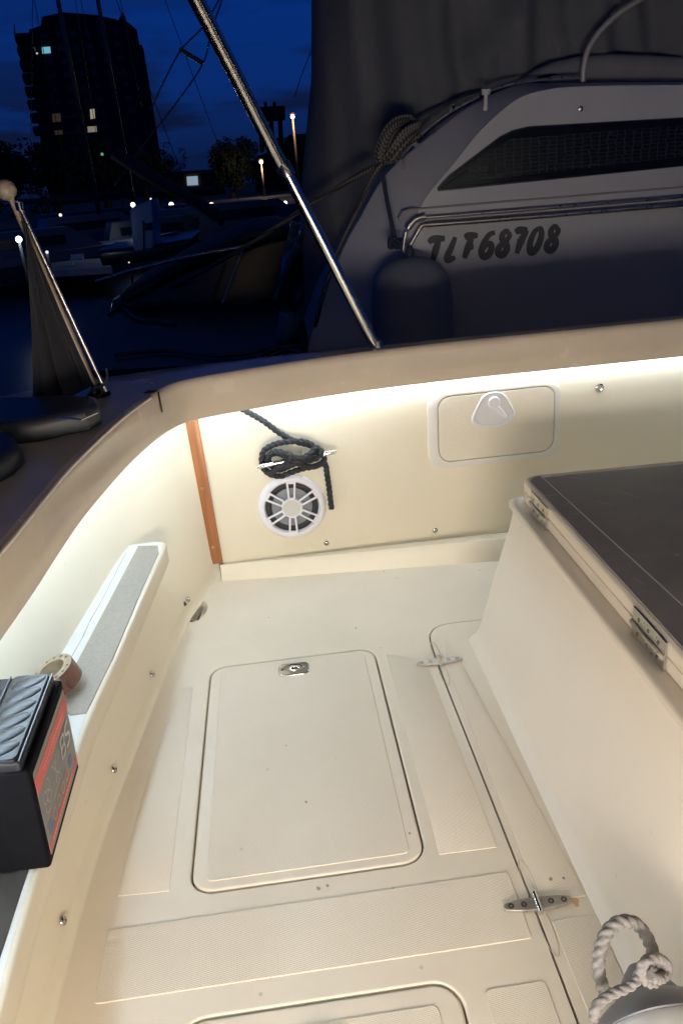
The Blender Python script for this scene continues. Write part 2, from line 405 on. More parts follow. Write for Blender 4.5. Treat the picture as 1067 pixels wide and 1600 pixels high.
def hatch(outline, box, name, label, latch_at=None):
    t = empty(name, (0, 0, 0)); tag(t, label, 'hatch', 'flush hatches in the cockpit floor')
    mb = MB(); slab(mb, inset(outline, .0015), -.028, .0005, .005, 4); mb.build('hatch_lid', m_lidgel, t)
    mb = MB(); slab(mb, box, -.001, .0022, .0014, 2); mb.build('nonskid_panel', m_ns, t)
    return t
h1 = hatch(H1, rrect(-.243, 1.075, .146, 1.752, .012, 4), 'floor_hatch', 'large cream floor hatch with chrome flush latch at its far end')
h2 = hatch(H2, rrect(-.235, .23, .136, .780, .012, 4), 'floor_hatch', 'partly seen cream floor hatch at the bottom edge with rounded corner')
def latch(cx_, cy_, parent, rz=0.0, ring=False):
    M = Matrix.Translation((cx_, cy_, 0)) @ Matrix.Rotation(rz, 4, 'Z')
    f = lambda x, y, z: M @ V((x, y, z))
    o = rrect(-.040, -.026, .040, .026, .012, 5)
    o = [(x*(1+.05*(1-(y/.026)**2)), y*(1+.10*(1-(x/.04)**2))) for x, y in o]
    mb = MB(); slab(mb, o, .001, .0052, .003, 3, f); l = mb.build('latch', m_steel, parent)
    mb = MB(); R = []
    el = [(.030*math.cos(a), .012*math.sin(a)+.004) for a in [2*math.pi*i/28 for i in range(28)]]
    R = [[f(x, y, .0058) for x, y in el], [f(x*.85, y*.8, .0054) for x, y in el]]
    mb.rings(R, False, True); mb.build('latch_recess', m_steel2, l)
    mb = MB()
    R = []
    for i in range(9):
        a = math.pi*i/8; r_ = .013*math.sin(a)+.0008; cxx = -.026*math.cos(a)*.62
        R.append([f(cxx, -.004+r_*math.cos(b)*.75, .0065+r_*math.sin(b)*.55) for b in [2*math.pi*k/16 for k in range(16)]])
    mb.rings(R); mb.build('latch_knob', m_chrome, l)
    mb = MB(); mb.tube([f(-.034, .0, .007), f(-.02, .008, .0085), f(-.005, .013, .009), f(.012, .011, .009), f(.024, .002, .0085), f(.033, .004, .007)], .002, 8); mb.build('latch_rim', m_chrome, l)
latch(-.048, 1.722, h1, -.02)
latch(-.045, .742, h2)
# strap hinges
m_hinge = mat('worn_hinge_steel', (.46, .425, .37), .36, .55, rvar=.12, mscale=60, mottle=.3)
def strap_hinge(x, y, rz, label):
    t = empty('strap_hinge', (x, y, 0), rz); tag(t, label, 'hinge', 'stainless strap hinges across the floor seam')
    for s in (-1, 1):
        pl = [(s*.004, -.013), (s*.030, -.0115), (s*.050, -.0085), (s*.058, -.0055), (s*.061, 0), (s*.058, .0055), (s*.050, .0085), (s*.030, .0115), (s*.004, .013)]
        mb = MB(); slab(mb, pl, .0008, .0068, .0018, 3); lf = mb.build('hinge_leaf', m_hinge, t)
        for xx in (.024, .047):
            mb = MB(); mb.lathe([(.0056, .0066), (.0054, .0072), (.0040, .0074), (.0014, .0066)], Matrix.Translation((s*xx, 0, 0)), 16); sc = mb.build('screw', mat('screw_dark', (.16, .15, .14), .35, 1.0), lf)
    mb = MB()
    for y0, y1 in ((-.020, -.007), (-.0065, .0065), (.007, .020)):
        mb.tube([(0, y0, .0066), (0, y1, .0066)], .0052, 16)
    mb.build('hinge_barrel', m_chrome, t)
strap_hinge(.336, 1.672, -.02, 'stainless strap hinge at the far end of the floor seam, behind the other one')
strap_hinge(.345, .926, -.02, 'stainless strap hinge nearest the fender, with four screws and a rust stain')
mb = MB()
rs = [(.412+.006*math.cos(a)*(1+.4*math.sin(3*a)), .921+.010*math.sin(a)) for a in [2*math.pi*i/14 for i in range(14)]]
mb.add([(x, y, .0004) for x, y in rs], [tuple(range(14))]); mb.build('rust_stain', mat('rust', (.60, .36, .18), .7), fl, False)

# ================================================================== own boat: walls, coaming, deck
boat = empty('motorboat', (0, 0, 0)); tag(boat, 'cream cockpit sides and coaming lit by white strip lights under the lip', 'boat')
#      floor point          crease z.045          middle z.28           top z.66
ST = [((2.2, 2.05), (2.2, WY), (2.2, WY), (2.2, WY)), ((1.7, 2.09), (1.7, WY), (1.7, WY), (1.7, WY)), ((1.2, 2.133), (1.2, WY), (1.2, WY), (1.2, WY)),
      ((.7, 2.180), (.7, WY), (.7, WY), (.7, WY)), ((.2, 2.228), (.2, WY), (.2, WY), (.2, WY)), ((-.15, 2.262), (-.15, WY), (-.15, WY), (-.15, WY)),
      ((-.262, 2.273), (-.268, WY), (-.272, WY), (-.276, WY)),
      ((-.285, 2.262), (-.290, 2.293), (-.310, 2.305), (-.330, 2.308)),
      ((-.304, 2.20), (-.318, 2.215), (-.362, 2.235), (-.41, 2.26)), ((-.328, 2.12), (-.345, 2.13), (-.42, 2.15), (-.48, 2.17)),
      ((-.350, 2.04), (-.366, 2.045), (-.465, 2.07), (-.53, 2.09)), ((-.370, 1.94), (-.386, 1.945), (-.492, 1.96), (-.56, 1.98)),
      ((-.392, 1.78), (-.408, 1.78), (-.513, 1.79), (-.59, 1.80)), ((-.427, 1.50), (-.442, 1.50), (-.545, 1.50), (-.625, 1.50)),
      ((-.457, 1.25), (-.470, 1.25), (-.568, 1.25), (-.65, 1.25)), ((-.468, 1.05), (-.482, 1.05), (-.58, 1.05), (-.66, 1.05)),
      ((-.472, .82), (-.486, .82), (-.585, .82), (-.665, .82)), ((-.474, .5), (-.488, .5), (-.59, .5), (-.67, .5)), ((-.475, -.9), (-.49, -.9), (-.6, -.9), (-.67, -.9))]
def dens(k, z):
    return even(cat([(s[k][0], s[k][1], z) for s in ST[6:]], 10), .02)
rows = []
back = [cat([(s[k][0], s[k][1], z) for s in ST[:7]], 8) for k, z in ((0, 0), (1, .045), (2, .28), (3, .66))]
left = [cat([(s[k][0], s[k][1], z) for s in ST[6:]], 12) for k, z in ((0, 0), (1, .045), (2, .28), (3, .66))]
def toe(p, q, curved):                          # floor -> crease
    out = []
    for i in range(7):
        t = i/6
        if curved: xy = p.lerp(q, math.sin(t*math.pi/2)); out.append(V((xy.x, xy.y, .045*(1-math.cos(t*math.pi/2)))))
        else: out.append(p.lerp(q, t))
    return out
mb = MB()
cols = []
for i in range(len(back[0])):
    p, q, m_, t_ = (back[k][i] for k in range(4))
    tz = .050+.021*min(1, max(0, (p.x+.27)/.9)); a = V((p.x, p.y+.006, tz*.3)); b = V((p.x, p.y+.016, tz-.006)); c = V((p.x, p.y+.020, tz)); d = V((q.x, WY, max(.035, tz-(WY-p.y-.02)*.30)))
    cols.append([p, p+V((0, .001, .003)), a, b, c, c+V((0, .006, -.001)), d, V((q.x, WY, .12)), m_, m_.lerp(t_, .5), t_])
mb.grid([list(r) for r in zip(*cols)])
mb.build('aft_wall', m_wall, boat, auto=60)
mb = MB(); cols = []
for i in range(len(left[0])):
    p, q, m_, t_ = (left[k][i] for k in range(4)); c = toe(p, q, True)
    g = q.lerp(m_, .5)+V((-.004, 0, 0)); h = m_.lerp(t_, .5)+V((-.012, 0, 0))
    cols.append(c+[g, m_, h, t_])
mb.grid([list(r) for r in zip(*cols)])
mb.build('side_wall', m_wall, boat, auto=80)
# coaming: inner face, lip, cap; and the deck outboard of it
IN = [(2.35, 2.262), (1.6, 2.266), (1.0, 2.270), (.62, 2.274), (.40, 2.268), (.20, 2.250), (.05, 2.222), (-.075, 2.190), (-.19, 2.158), (-.262, 2.126), (-.303, 2.075), (-.338, 1.985), (-.366, 1.88), (-.388, 1.775), (-.411, 1.63), (-.430, 1.486), (-.441, 1.332), (-.448, 1.198), (-.455, 1.105), (-.462, 1.0), (-.470, .7), (-.478, .3), (-.482, -.9)]
OUT = [(2.35, 2.335), (1.6, 2.34), (1.0, 2.345), (.62, 2.35), (.40, 2.352), (.20, 2.352), (.05, 2.35), (-.075, 2.343), (-.19, 2.335), (-.31, 2.325), (-.44, 2.305), (-.62, 2.26), (-.80, 2.16), (-.92, 2.0), (-1.0, 1.8), (-1.05, 1.6), (-1.07, 1.4), (-1.08, 1.25), (-1.09, 1.1), (-1.1, 1.0), (-1.1, .7), (-1.1, .3), (-1.1, -.9)]
ci = cat([(x, y, 0) for x, y in IN], 8); co_ = cat([(x, y, 0) for x, y in OUT], 8)
def cprof(p, q):
    n = (q-p).normalized(); W = (q-p).length
    def P(a, z): r = p+n*a; return V((r.x, r.y, z))
    return [P(.012, .640), P(.012, .600), P(.009, .595), P(.003, .595), P(0, .599), P(-.001, .64), P(.002, .69), P(.004, .700), P(.009, .707), P(.017, .710)], \
           [P(.017, .710), P(min(.05, W*.5), .711), P(W*.6, .712), P(W-.012, .711), P(W-.004, .708), P(W, .700), P(W, .67), P(W+.004, .66), P(W+.004, .2), P(W-.02, -.3)], \
           [P(.012, .640), P(W*.5, .652), P(W, .66)]
A = []; B = []; Cc = []
for p, q in zip(ci, co_):
    a, b, c = cprof(p, q); A.append(a); B.append(b); Cc.append(c)
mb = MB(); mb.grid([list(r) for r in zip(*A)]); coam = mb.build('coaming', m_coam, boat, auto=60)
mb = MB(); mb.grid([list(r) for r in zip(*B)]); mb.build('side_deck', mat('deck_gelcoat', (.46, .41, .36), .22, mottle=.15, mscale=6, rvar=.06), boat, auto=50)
mb = MB(); mb.grid([list(r) for r in zip(*Cc)]); mb.build('deck_underside', m_wall, boat, auto=50)
# led strips under the coaming, behind its lip
def led(i0, i1, off, m_=None, name='led_strip'):
    mb = MB(); rows = []
    for i in range(i0, i1+1):
        p, q = ci[i], co_[i]; n = (q-p).normalized(); a = p+n*off; b = p+n*(off+.008)
        rows.append([V((a.x, a.y, .605)), V((a.x, a.y, .6005)), V((b.x, b.y, .6005)), V((b.x, b.y, .605))])
    mb.grid([list(r) for r in zip(*rows)]); mb.build(name, m_ or m_led, boat, auto=30)
led(0, 64, .024)
led(66, len(ci)-1, .036, m_led2)
# coaming joint at the corner
i = 84
mb = MB(); p = ci[i]; q = ci[i+1]; n = (co_[i]-ci[i]).normalized()
mb.box((-.0012, -.0008, .655), (.0012, .004, .712), M=Matrix.Translation((p.x, p.y, 0)) @ Matrix.Rotation(math.atan2((q-p).y, (q-p).x), 4, 'Z'))
mb.box((-.012, -.034, .7115), (.013, -.005, .7135), M=Matrix.Translation((p.x, p.y, 0)) @ Matrix.Rotation(math.atan2((q-p).y, (q-p).x), 4, 'Z'))
mb.build('coaming_joint', m_dark, boat, False)
mb = MB(); mb.tube([V((p.x, p.y, 0))+(V((q.x, q.y, 0))-V((p.x, p.y, 0))).normalized()*.0045+V((0, 0, .7045)) for p, q in list(zip(ci, co_))[87:]], .0036, 8); mb.build('edge_highlight', mat('highlight_pale', (.80, .74, .62), .3), boat)  # pale bead added to draw the highlight along the coaming's upper edge
# forward bulkhead with the cabin lamp, and the far side of the cockpit (beyond the frame, they carry light)
mb = MB(); mb.box((-1.1, -.98, -.03), (2.35, -.92, .70)); mb.build('bulkhead', m_wall, boat, False)
mb = MB(); mb.box((2.2, -.9, -.03), (2.26, 2.3, .66)); mb.build('far_side_wall', m_wall, boat, False)
mb = MB(); mb.box((2.15, -.9, .59), (2.162, 2.26, .71)); mb.build('far_coaming', m_coam, boat, False)
mb = MB(); mb.box((2.17, -.85, .590), (2.178, 2.2, .594)); mb.build('led_strip', m_led, boat, False)
mb = MB(); mb.box((-.9, -.752, .600), (2.1, -.744, .604)); mb.build('led_strip', m_led, boat, False)
mb = MB(); mb.box((-.42, -.92, .28), (.42, -.76, .66)); mb.build('cabin_lamp_housing', m_white, boat, False)
mb = MB(); mb.box((-1.1, -1.0, .70), (2.35, -.94, 2.0)); mb.build('cabin_back', m_wall, boat, False)
mb = MB(); mb.box((-1.25, -1.7, 2.0), (2.45, .75, 2.05)); mb.build('hardtop', m_wall, boat, False)
# teak strip in the corner
mb = MB(); f = lambda x, y, z: V((x, WY-z, y))
slab(mb, [(-.288, .052), (-.253, .052), (-.262, .66), (-.300, .66)], .0, .013, .002, 3, f)
tk = mb.build('teak_strip', m_teak, boat)
def screwhead(parent, p, nrm, r=.0055, material=m_steel):
    q = V(nrm).to_track_quat('Z', 'Y').to_matrix().to_4x4(); M = Matrix.Translation(p) @ q
    mb = MB(); mb.lathe([(r*1.25, 0), (r*1.2, .0012), (r*.9, .0035), (r*.5, .0042), (r*.3, .0030)], M, 14); return mb.build('screw', material, parent)
for z in (.115, .325, .545):
    screwhead(tk, V((-.271-.008*z/.6-.004, WY-.0132, z)), (0, -1, 0), .0042, mat('brass', (.5, .34, .16), .35, 1.0))
for px, py in ((511, 858), (680, 840)): 
    p = atY(px, py, WY-.001); screwhead(boat, V((p.x, p.y, max(p.z, .075))), (0, -1, .0), .0075)
p = atY(936, 606, WY); 
mb = MB(); mb.lathe([(.014, 0), (.014, .002), (.011, .004), (.008, .004), (.006, .001)], Matrix.Translation(p) @ V((0, -1, 0)).to_track_quat('Z', 'Y').to_matrix().to_4x4(), 20); mb.build('drain_fitting', m_chrome, boat)
def sidewall_pt(px, py):
    best = None
    for i in range(len(left[0])-1):
        for t in range(21):
            p = left[1][i].lerp(left[2][i], t/20)
            r = (p-CO); c = RM.transposed() @ r
            if c.z <= 0: continue
            x = 533.5+FPX*c.x/c.z; y = 800+FPX*c.y/c.z; d = (x-px)**2+(y-py)**2
            if best is None or d < best[0]: best = (d, p.copy())
    return best[1]
for px, py in ((295, 937), (238, 1053), (176, 1208), (98, 1443)):
    p = sidewall_pt(px, py); screwhead(boat, p+V((.002, 0, .001)), (.92, 0, .38), .0072)
# scupper at the foot of the corner
mb = MB()
p_ = sidewall_pt(297, 948)
mb.tube(cat([V((-.362, 2.14, .008)), V((-.360, 2.10, -.004)), V((-.356, 2.06, -.004)), V((-.345, 2.042, -.006))], 6), .005, 8)
mb.lathe([(.006, -.004), (.006, .0015), (0, .0018)], Matrix.Translation(p_) @ V((.92, .1, .35)).to_track_quat('Z', 'Y').to_matrix().to_4x4() @ Matrix.Diagonal((1.8, 1, 1, 1)), 16)
sc = mb.build('scupper', mat('scupper_edge', (.03, .025, .02), .7), boat)

# shelf on the side wall
def wall_x(y, z):                                # inner face of the side wall
    for a, b, c, d in zip(left[1], left[1][1:], left[2], left[2][1:]):
        if (a.y-y)*(b.y-y) <= 0 and a.y < 2.25:
            t = (a.y-y)/(a.y-b.y) if a.y != b.y else 0; k = (z-.045)/.235
            return (a.x+(b.x-a.x)*t)*(1-k)+(c.x+(d.x-c.x)*t)*k
    return -.59
FE = [(-.372, 2.03), (-.372, 1.98), (-.392, 1.75), (-.412, 1.5), (-.434, 1.27), (-.438, 1.1), (-.440, .85), (-.432, .62), (-.43, .3), (-.43, -.2), (-.43, -.9)]
fe = cat([(x, y, 0) for x, y in FE], 6)
sh = boat
mb = MB(); R = []
for i, p in enumerate(fe):
    xw = wall_x(p.y, .28)-.01; fx = p.x
    if i == 0: fx -= .03
    if i == 1: fx -= .013
    if i == 2: fx -= .006
    if i == 3: fx -= .002
    R.append([V((xw, p.y, .215)), V((fx-.014, p.y, .215)), V((fx-.004, p.y, .218)), V((fx, p.y, .226)), V((fx, p.y, .274)), V((fx-.002, p.y, .2775)), V((fx-.005, p.y, .2795)), V((fx-.009, p.y, .28)), V((xw, p.y, .28))])
mb.rings(R, True, True); shelf = mb.build('shelf', m_wall, boat, auto=40)
tp_ = [(p.x-(.034 if i == 0 else .018 if i == 1 else .012 if i == 2 else .009), p.y) for i, p in enumerate(fe)]
bk_ = [(wall_x(p.y, .28)+.001, p.y) for p in reversed(fe)]
mb = MB(); slab(mb, tp_+bk_, .2792, .2806, .0008, 1); mb.build('shelf_top', m_offwhite, shelf)
mb = MB(); slab(mb, [(-.392, 1.998), (-.448, 2.010), (-.515, 1.30), (-.475, 1.262), (-.445, 1.262), (-.424, 1.45), (-.402, 1.75), (-.384, 1.95)], .2800, .2835, .001, 2)
felt = mb.build('felt_mat', m_felt); tag(felt, 'grey felt strip stuck along the white side shelf', 'mat')
mb = MB(); slab(mb, [(-.455, 1.10), (-.62, 1.12), (-.62, -.5), (-.445, -.5), (-.452, .3), (-.457, .85)], .2810, .2838, .002, 2)  # dark sheet added to stand for the shade around the battery's foot
dm = mb.build('shade_sheet', mat('shade_sheet_dark', (.045, .04, .036), .75, mottle=.3, mscale=20, bump=.2, bscale=80)); tag(dm, 'dark sheet standing in for shade on the shelf under the battery', 'mat')
# crack line of peeled paint on the shelf
mb = MB(); pts = [(-.478, 1.98), (-.488, 1.85), (-.497, 1.72), (-.508, 1.62), (-.511, 1.55), (-.522, 1.45)]
for (a, b) in zip(pts, pts[1:]):
    if 1:
        t = V((b[0]-a[0], b[1]-a[1])); mb.add([(a[0], a[1], .2812), (a[0]+.0015, a[1], .2812), (b[0]+.0022*random.random(), b[1], .2812), (b[0]-.001, b[1], .2812)], [(0, 1, 2, 3)])
mb.build('paint_crack', mat('crack', (.40, .36, .30), .8), shelf, False)

# ================================================================== wall fittings
# loudspeaker
sp = empty('speaker', (-.004, WY, .222)); tag(sp, 'round white loudspeaker with six double spokes set in the cream wall', 'speaker')
MS = Matrix.Rotation(math.radians(90), 4, 'X')       # local z -> towards camera (-Y)
pass
mb = MB(); ring = [(.0, 0)]
R = []
for r_, z_ in ((.111, 0), (.111, .005), (.107, .011), (.098, .015), (.091, .014), (.087, .009), (.086, .002)):
    R.append([MS @ V((r_*math.cos(2*math.pi*k/72), r_*math.sin(2*math.pi*k/72), z_)) for k in range(72)])
mb.rings(R, False, False); rg = mb.build('bezel', m_white, sp)
mb = MB(); mb.lathe([(.088, .0015), (.082, .004), (.076, .0045), (.070, .003), (.066, .0020)], MS, 64); mb.build('surround', mat('rubber_surround', (.012, .012, .014), .6), sp)
mb = MB(); mb.lathe([(.066, .0044), (.063, .0052), (.04, .0046), (.02, .0044)], MS, 64); mb.build('cone', mat('grey_cone', (.20, .21, .23), .45), sp)
mb = MB()
for k in range(6):
    a = math.radians(90+60*k-3)
    for s in (-1, 1):
        poly = [(.030, s*.0085-.0032), (.092, s*.0125-.0032), (.092, s*.0125+.0032), (.030, s*.0085+.0032)]
        M = MS @ Matrix.Rotation(a, 4, 'Z'); slab(mb, poly, .011, .0165, .0015, 2, lambda x, y, z, M=M: M @ V((x, y, z)))
    poly = [(.028, -.011), (.036, -.011), (.036, .011), (.028, .011)]; slab(mb, poly, .0085, .0158, .0015, 2, lambda x, y, z, M=M: M @ V((x, y, z)))
    poly = [(.083, -.013), (.091, -.013), (.091, .013), (.083, .013)]; slab(mb, poly, .0080, .0150, .0015, 2, lambda x, y, z, M=M: M @ V((x, y, z)))
mb.build('spoke_grille', m_white, sp)
mb = MB(); R = []
for r_, z_ in ((.033, .006), (.033, .0175), (.0315, .019), (.029, .0185), (.028, .0165)):
    R.append([MS @ V((r_*math.cos(2*math.pi*k/48), r_*math.sin(2*math.pi*k/48), z_)) for k in range(48)])
mb.rings(R, False, False); mb.build('centre_ring', m_white, sp)
mb = MB(); mb.lathe([(.0285, .012), (.0285, .0168), (.02, .0176), (0, .018)], MS, 40); mb.build('centre_cap', mat('cap_grey', (.66, .64, .58), .45, bump=.5, bscale=900), sp)

# locker door in the wall
lk = empty('locker_door', (.665, WY, .42)); tag(lk, 'white framed rounded locker door with textured cream panel and twist handle', 'locker door')
fw = lambda d0=0: (lambda x, y, z: V((x-.665, -z, y-.42)))
fo_ = rrect(.452, .297, .884, .552, .048, 9); fi = rrect(.484, .318, .864, .538, .042, 9)
mb = MB(); F2 = fw(); R = []
for d, z in ((0, 0), (0, .006), (.001, .008), (.003, .009)): R.append([F2(x, y, z) for x, y in inset(fo_, d)])
R += [[F2(x, y, z) for x, y in inset(fi, d)] for d, z in ((-.002, .009), (0, .0075), (.0005, .004))]
mb.rings(R, False, False); mb.build('door_frame', mat('locker_frame_plastic', (.72, .69, .63), .3), lk)
mb = MB(); slab(mb, inset(fi, .0022), .001, .0088, .002, 3, F2); 
m_lp = mat('locker_panel', (.77, .71, .575), .5, mottle=.03, mscale=200, bump=.5, bscale=420)
mb.build('door_panel', m_lp, lk)
# teardrop recess with its lever
_tr = [(0, .050), (-.030, .041), (-.050, .008), (-.062, -.018), (-.056, -.038), (-.03, -.050), (0, -.054), (.03, -.050), (.056, -.038), (.062, -.018), (.050, .008), (.030, .041)]
def tear(sc): return [(p.x*sc, p.y*sc) for p in cat([(a, b, 0) for a, b in _tr], 5, True)]
hx, hz = .664, .480
mb = MB(); R = [[F2(hx+x*s, hz+y*s, z) for x, y in tear(1.0)] for s, z in ((1.14, .0085), (1.13, .0115), (1.08, .0135), (1.0, .013), (.95, .010), (.86, .0092), (.3, .0090))]
mb.rings(R, False, True); hd = mb.build('handle_recess', mat('handle_plastic', (.70, .70, .71), .35), lk)
mb = MB(); slab(mb, [(hx+.019*math.cos(a), hz+.024+.019*math.sin(a)) for a in [2*math.pi*k/24 for k in range(24)]], .010, .021, .003, 3, F2)
slab(mb, [(hx-.014, hz+.012), (hx+.016, hz+.014), (hx+.040, hz-.020), (hx+.042, hz-.030), (hx+.034, hz-.032), (hx+.004, hz-.002)], .0095, .017, .003, 3, F2)
mb.build('twist_lever', m_white, hd)

# mooring cleat on the aft wall, with its rope
cl = empty('mooring_cleat', (.028, WY, .408)); tag(cl, 'stainless horn cleat on the cream wall above the round speaker', 'cleat')
mb = MB(); a, b = V((-.125, -.052, -.018)), V((.123, -.052, .004))
pts = [a.lerp(b, t/16) for t in range(17)]
rad = [.0105-.0035*abs(t-8)/8 - (.0015 if t in (0, 16) else 0) for t in range(17)]
pts = [p+V((0, -.004*abs(t-8)/8, 0)) for t, p in enumerate(pts)]
mb.tube(pts, rad, 14); mb.build('horn', m_chrome, cl)
for s in (-1, 1):
    mb = MB(); mb.tube([V((s*.026, 0, s*.001-.006)), V((s*.026, -.012, s*.001-.006)), V((s*.024, -.048, -.006))], [.015, .009, .009], 14); mb.build('post', m_chrome, cl)
def rope_path(ctrl, step=.0016): return even(cat(ctrl, 10), step)
def rope(name, ctrl, r, material, twist=300, parent=None, strands=3, amp=.26, step=.0016, n=18, uvk=0):
    mb = MB(); mb.tube(rope_path(ctrl, step), r, n, True, twist, strands, amp, uvk); return mb.build(name, material, parent, auto=0)
def W(px, py, d): p = atY(px, py, WY-d); return p
rp1 = [W(368, 632, .035), W(382, 641, .045), (W(410, 657, .035)), W(436, 676, .026), W(462, 690, .022), W(478, 694, .030), W(496, 700, .046), W(502, 707, .060),
       W(494, 716, .066), W(478, 720, .064), W(456, 722, .068), W(436, 731, .066), W(424, 738, .055), W(412, 732, .040), W(409, 718, .036), W(413, 704, .038), W(430, 694, .045), W(452, 690, .052), W(474, 690, .055), W(490, 698, .054),
       W(486, 708, .078), W(470, 716, .082), W(452, 712, .080), W(436, 706, .072), W(424, 707, .058), W(419, 716, .040), W(424, 728, .038), W(436, 734, .046), W(452, 728, .070), W(466, 722, .084), W(482, 716, .070), W(492, 706, .052), W(503, 708, .036), W(506, 720, .034), W(494, 728, .052), W(474, 732, .062), W(455, 738, .062), W(438, 744, .055), W(420, 740, .046), W(412, 728, .034), W(416, 716, .030),
       W(432, 708, .036), W(452, 716, .078), W(470, 726, .074), W(490, 729, .055), W(504, 724, .042), W(509, 728, .030), W(511, 742, .022), W(514, 762, .018), W(516, 780, .017), W(518, 795, .017)]
ro = rope('mooring_rope', rp1, .0085, m_rope_b, 120, amp=.26); tag(ro, 'black twisted mooring rope wound in figure eights on the wall cleat, its end hanging', 'rope')

# ================================================================== engine box
eb = empty('engine_box', (.55, 1.0, 0)); tag(eb, 'cream moulded engine box with grey topped hinged lid at the right', 'engine box')
def loc(o): o.location = -V((.55, 1.0, 0)); return o
BY = 1.80
prof = [(.437, 0), (.441, .004), (.452, .010), (.463, .022), (.472, .05), (.487, .10), (.503, .155), (.519, .21), (.538, .27), (.553, .32), (.563, .36), (.567, .374)]
def boxring(z, x, r, yb):
    """plan outline of the box at height z: rounded far left corner"""
    pts = [(x, -.9)]
    pts += [(x, -.9+(yb-r+.9)*k/14) for k in range(1, 15)]
    for k in range(1, 9):
        a = math.pi-math.pi/2*k/8; pts.append((x+r+r*math.cos(a), yb-r+r*math.sin(a)))
    pts += [(x+r+(1.9-x-r)*k/4, yb-.05*(k/4)) for k in range(1, 5)]
    return [V((a, b, z)) for a, b in pts]
mb = MB(); mb.grid([boxring(z, x, .028, BY-.02+.02*z/.37) for x, z in prof]); o = loc(mb.build('side_panel', m_box, eb, auto=60))
# bullnose lip, then the ledge, then the lid edge
lip = [(.567, .374), (.558, .376), (.552, .380), (.551, .386), (.553, .392), (.558, .395), (.575, .396), (.592, .397), (.592, .400)]
mb = MB(); mb.grid([boxring(z, x, .030, BY+.002-(x-.551)*.7) for x, z in lip]); loc(mb.build('rim', m_box, eb, auto=50))
lidp = [(.5895, .398), (.5865, .399), (.5865, .423), (.5895, .4245), (.5895, .4265), (.586, .428), (.585, .448), (.588, .453), (.594, .456)]
lid = MB(); lid.grid([boxring(z, x, .034, BY-.012-(x-.585)*.7) for x, z in lidp]); lido = loc(lid.build('lid', m_box, eb, auto=50))
def capface(x, r, yb, z): 
    b = boxring(z, x, r, yb); return b+[V((1.9, -.9, z))]
mb = MB(); c = capface(.594, .034, BY-.0183, .456); mb.add(c, [tuple(range(len(c)))]); mb.build('lid_top', m_box, lido, auto=0)
mm = capface(.596, .036, BY-.030, .457)
xy = [(p.x, p.y) for p in mm]; xy = ccw(xy)
# the grey mat in two pieces split by a pale trim line
tr0, tr1 = (.632, 1.768), (.664, 1.0)
k = (tr1[0]-tr0[0])/(tr1[1]-tr0[1]); xb = tr0[0]+k*(-.9-tr0[1])
strip_poly = [(p.x, p.y) for p in mm if p.x < .631 and p.y <= BY]
strip_poly = [q for q in strip_poly]+[(.6305, 1.769), (tr1[0]-.002, 1.0), (xb-.002, -.9)]
mb = MB(); slab(mb, strip_poly, .4562, .4592, .0015, 2); mb.build('deck_mat', m_mat, lido).name = 'edge_mat'
mb = MB(); slab(mb, [(tr0[0]+.0025, tr0[1]-.012), (tr1[0]+.0025, tr1[1]), (xb+.0025, -.9), (1.88, -.9), (1.88, 1.69), (.70, 1.757)], .4562, .4590, .0015, 2); mb.build('main_mat', m_mat, lido)
mb = MB(); mb.tube([(tr0[0], tr0[1]+.008, .4578), (tr1[0], tr1[1], .4578), (xb, -.9, .4578)], .0018, 8); mb.build('trim_line', m_white, lido)
for c in ('edge_mat', 'main_mat', 'trim_line', 'lid_top'):
    pass
# scratches on the mat
mb = MB()
for (x0, y0, x1, y1, wd) in ((860, 742, 925, 750, .006), (848, 775, 876, 771, .004), (820, 778, 835, 774, .003), (893, 803, 908, 801, .003), (908, 812, 922, 816, .002), (925, 782, 965, 790, .003), (875, 790, 900, 782, .002), (1052, 864, 1062, 869, .003), (960, 765, 1000, 778, .003), (985, 900, 1010, 915, .002)):
    a = atz(x0, y0, .4602); b = atz(x1, y1, .4602); d = (b-a); n = V((-d.y, d.x, 0)).normalized()*wd*.5; K = 7
    top = [a.lerp(b, i/K)+n*math.sin(math.pi*i/K)*random.uniform(.3, 1) for i in range(K+1)]; bot = [a.lerp(b, i/K)-n*math.sin(math.pi*i/K)*random.uniform(.3, 1) for i in range(K, -1, -1)]
    mb = MB(); mb.add([V((p.x, p.y, .4596)) for p in top+bot[1:-1]], [tuple(range(2*K))]); mb.build('scratch', mat('scratch_grey', (.62, .60, .60), .6), lido, False)
# butt hinges on the lid edge
def butt(y0, y1):
    for z0, z1, nm in ((.424, .453, 'upper'), (.3965, .422, 'lower')):
        mb = MB(); mb.box((.5815, y0, z0), (.5848, y1, z1)); h = loc(mb.build('hinge', m_steel2, eb, False))
        for t in (.2, .5, .8):
            q = Matrix.Translation((.5815, y0+(y1-y0)*t, (z0+z1)/2)) @ V((-1, 0, 0)).to_track_quat('Z', 'Y').to_matrix().to_4x4()
            m2 = MB(); m2.lathe([(.0042, 0), (.004, .001), (.002, .0012), (.001, .0004)], q, 12); s_ = m2.build('screw', mat('screw_dark', (.16, .15, .14), .35, 1.0), h)
    mb = MB(); mb.tube([(.5795, y0, .4235), (.5795, y1, .4235)], .0042, 10); loc(mb.build('hinge_pin', m_hinge, eb))
butt(1.585, 1.695); butt(1.015, 1.135)

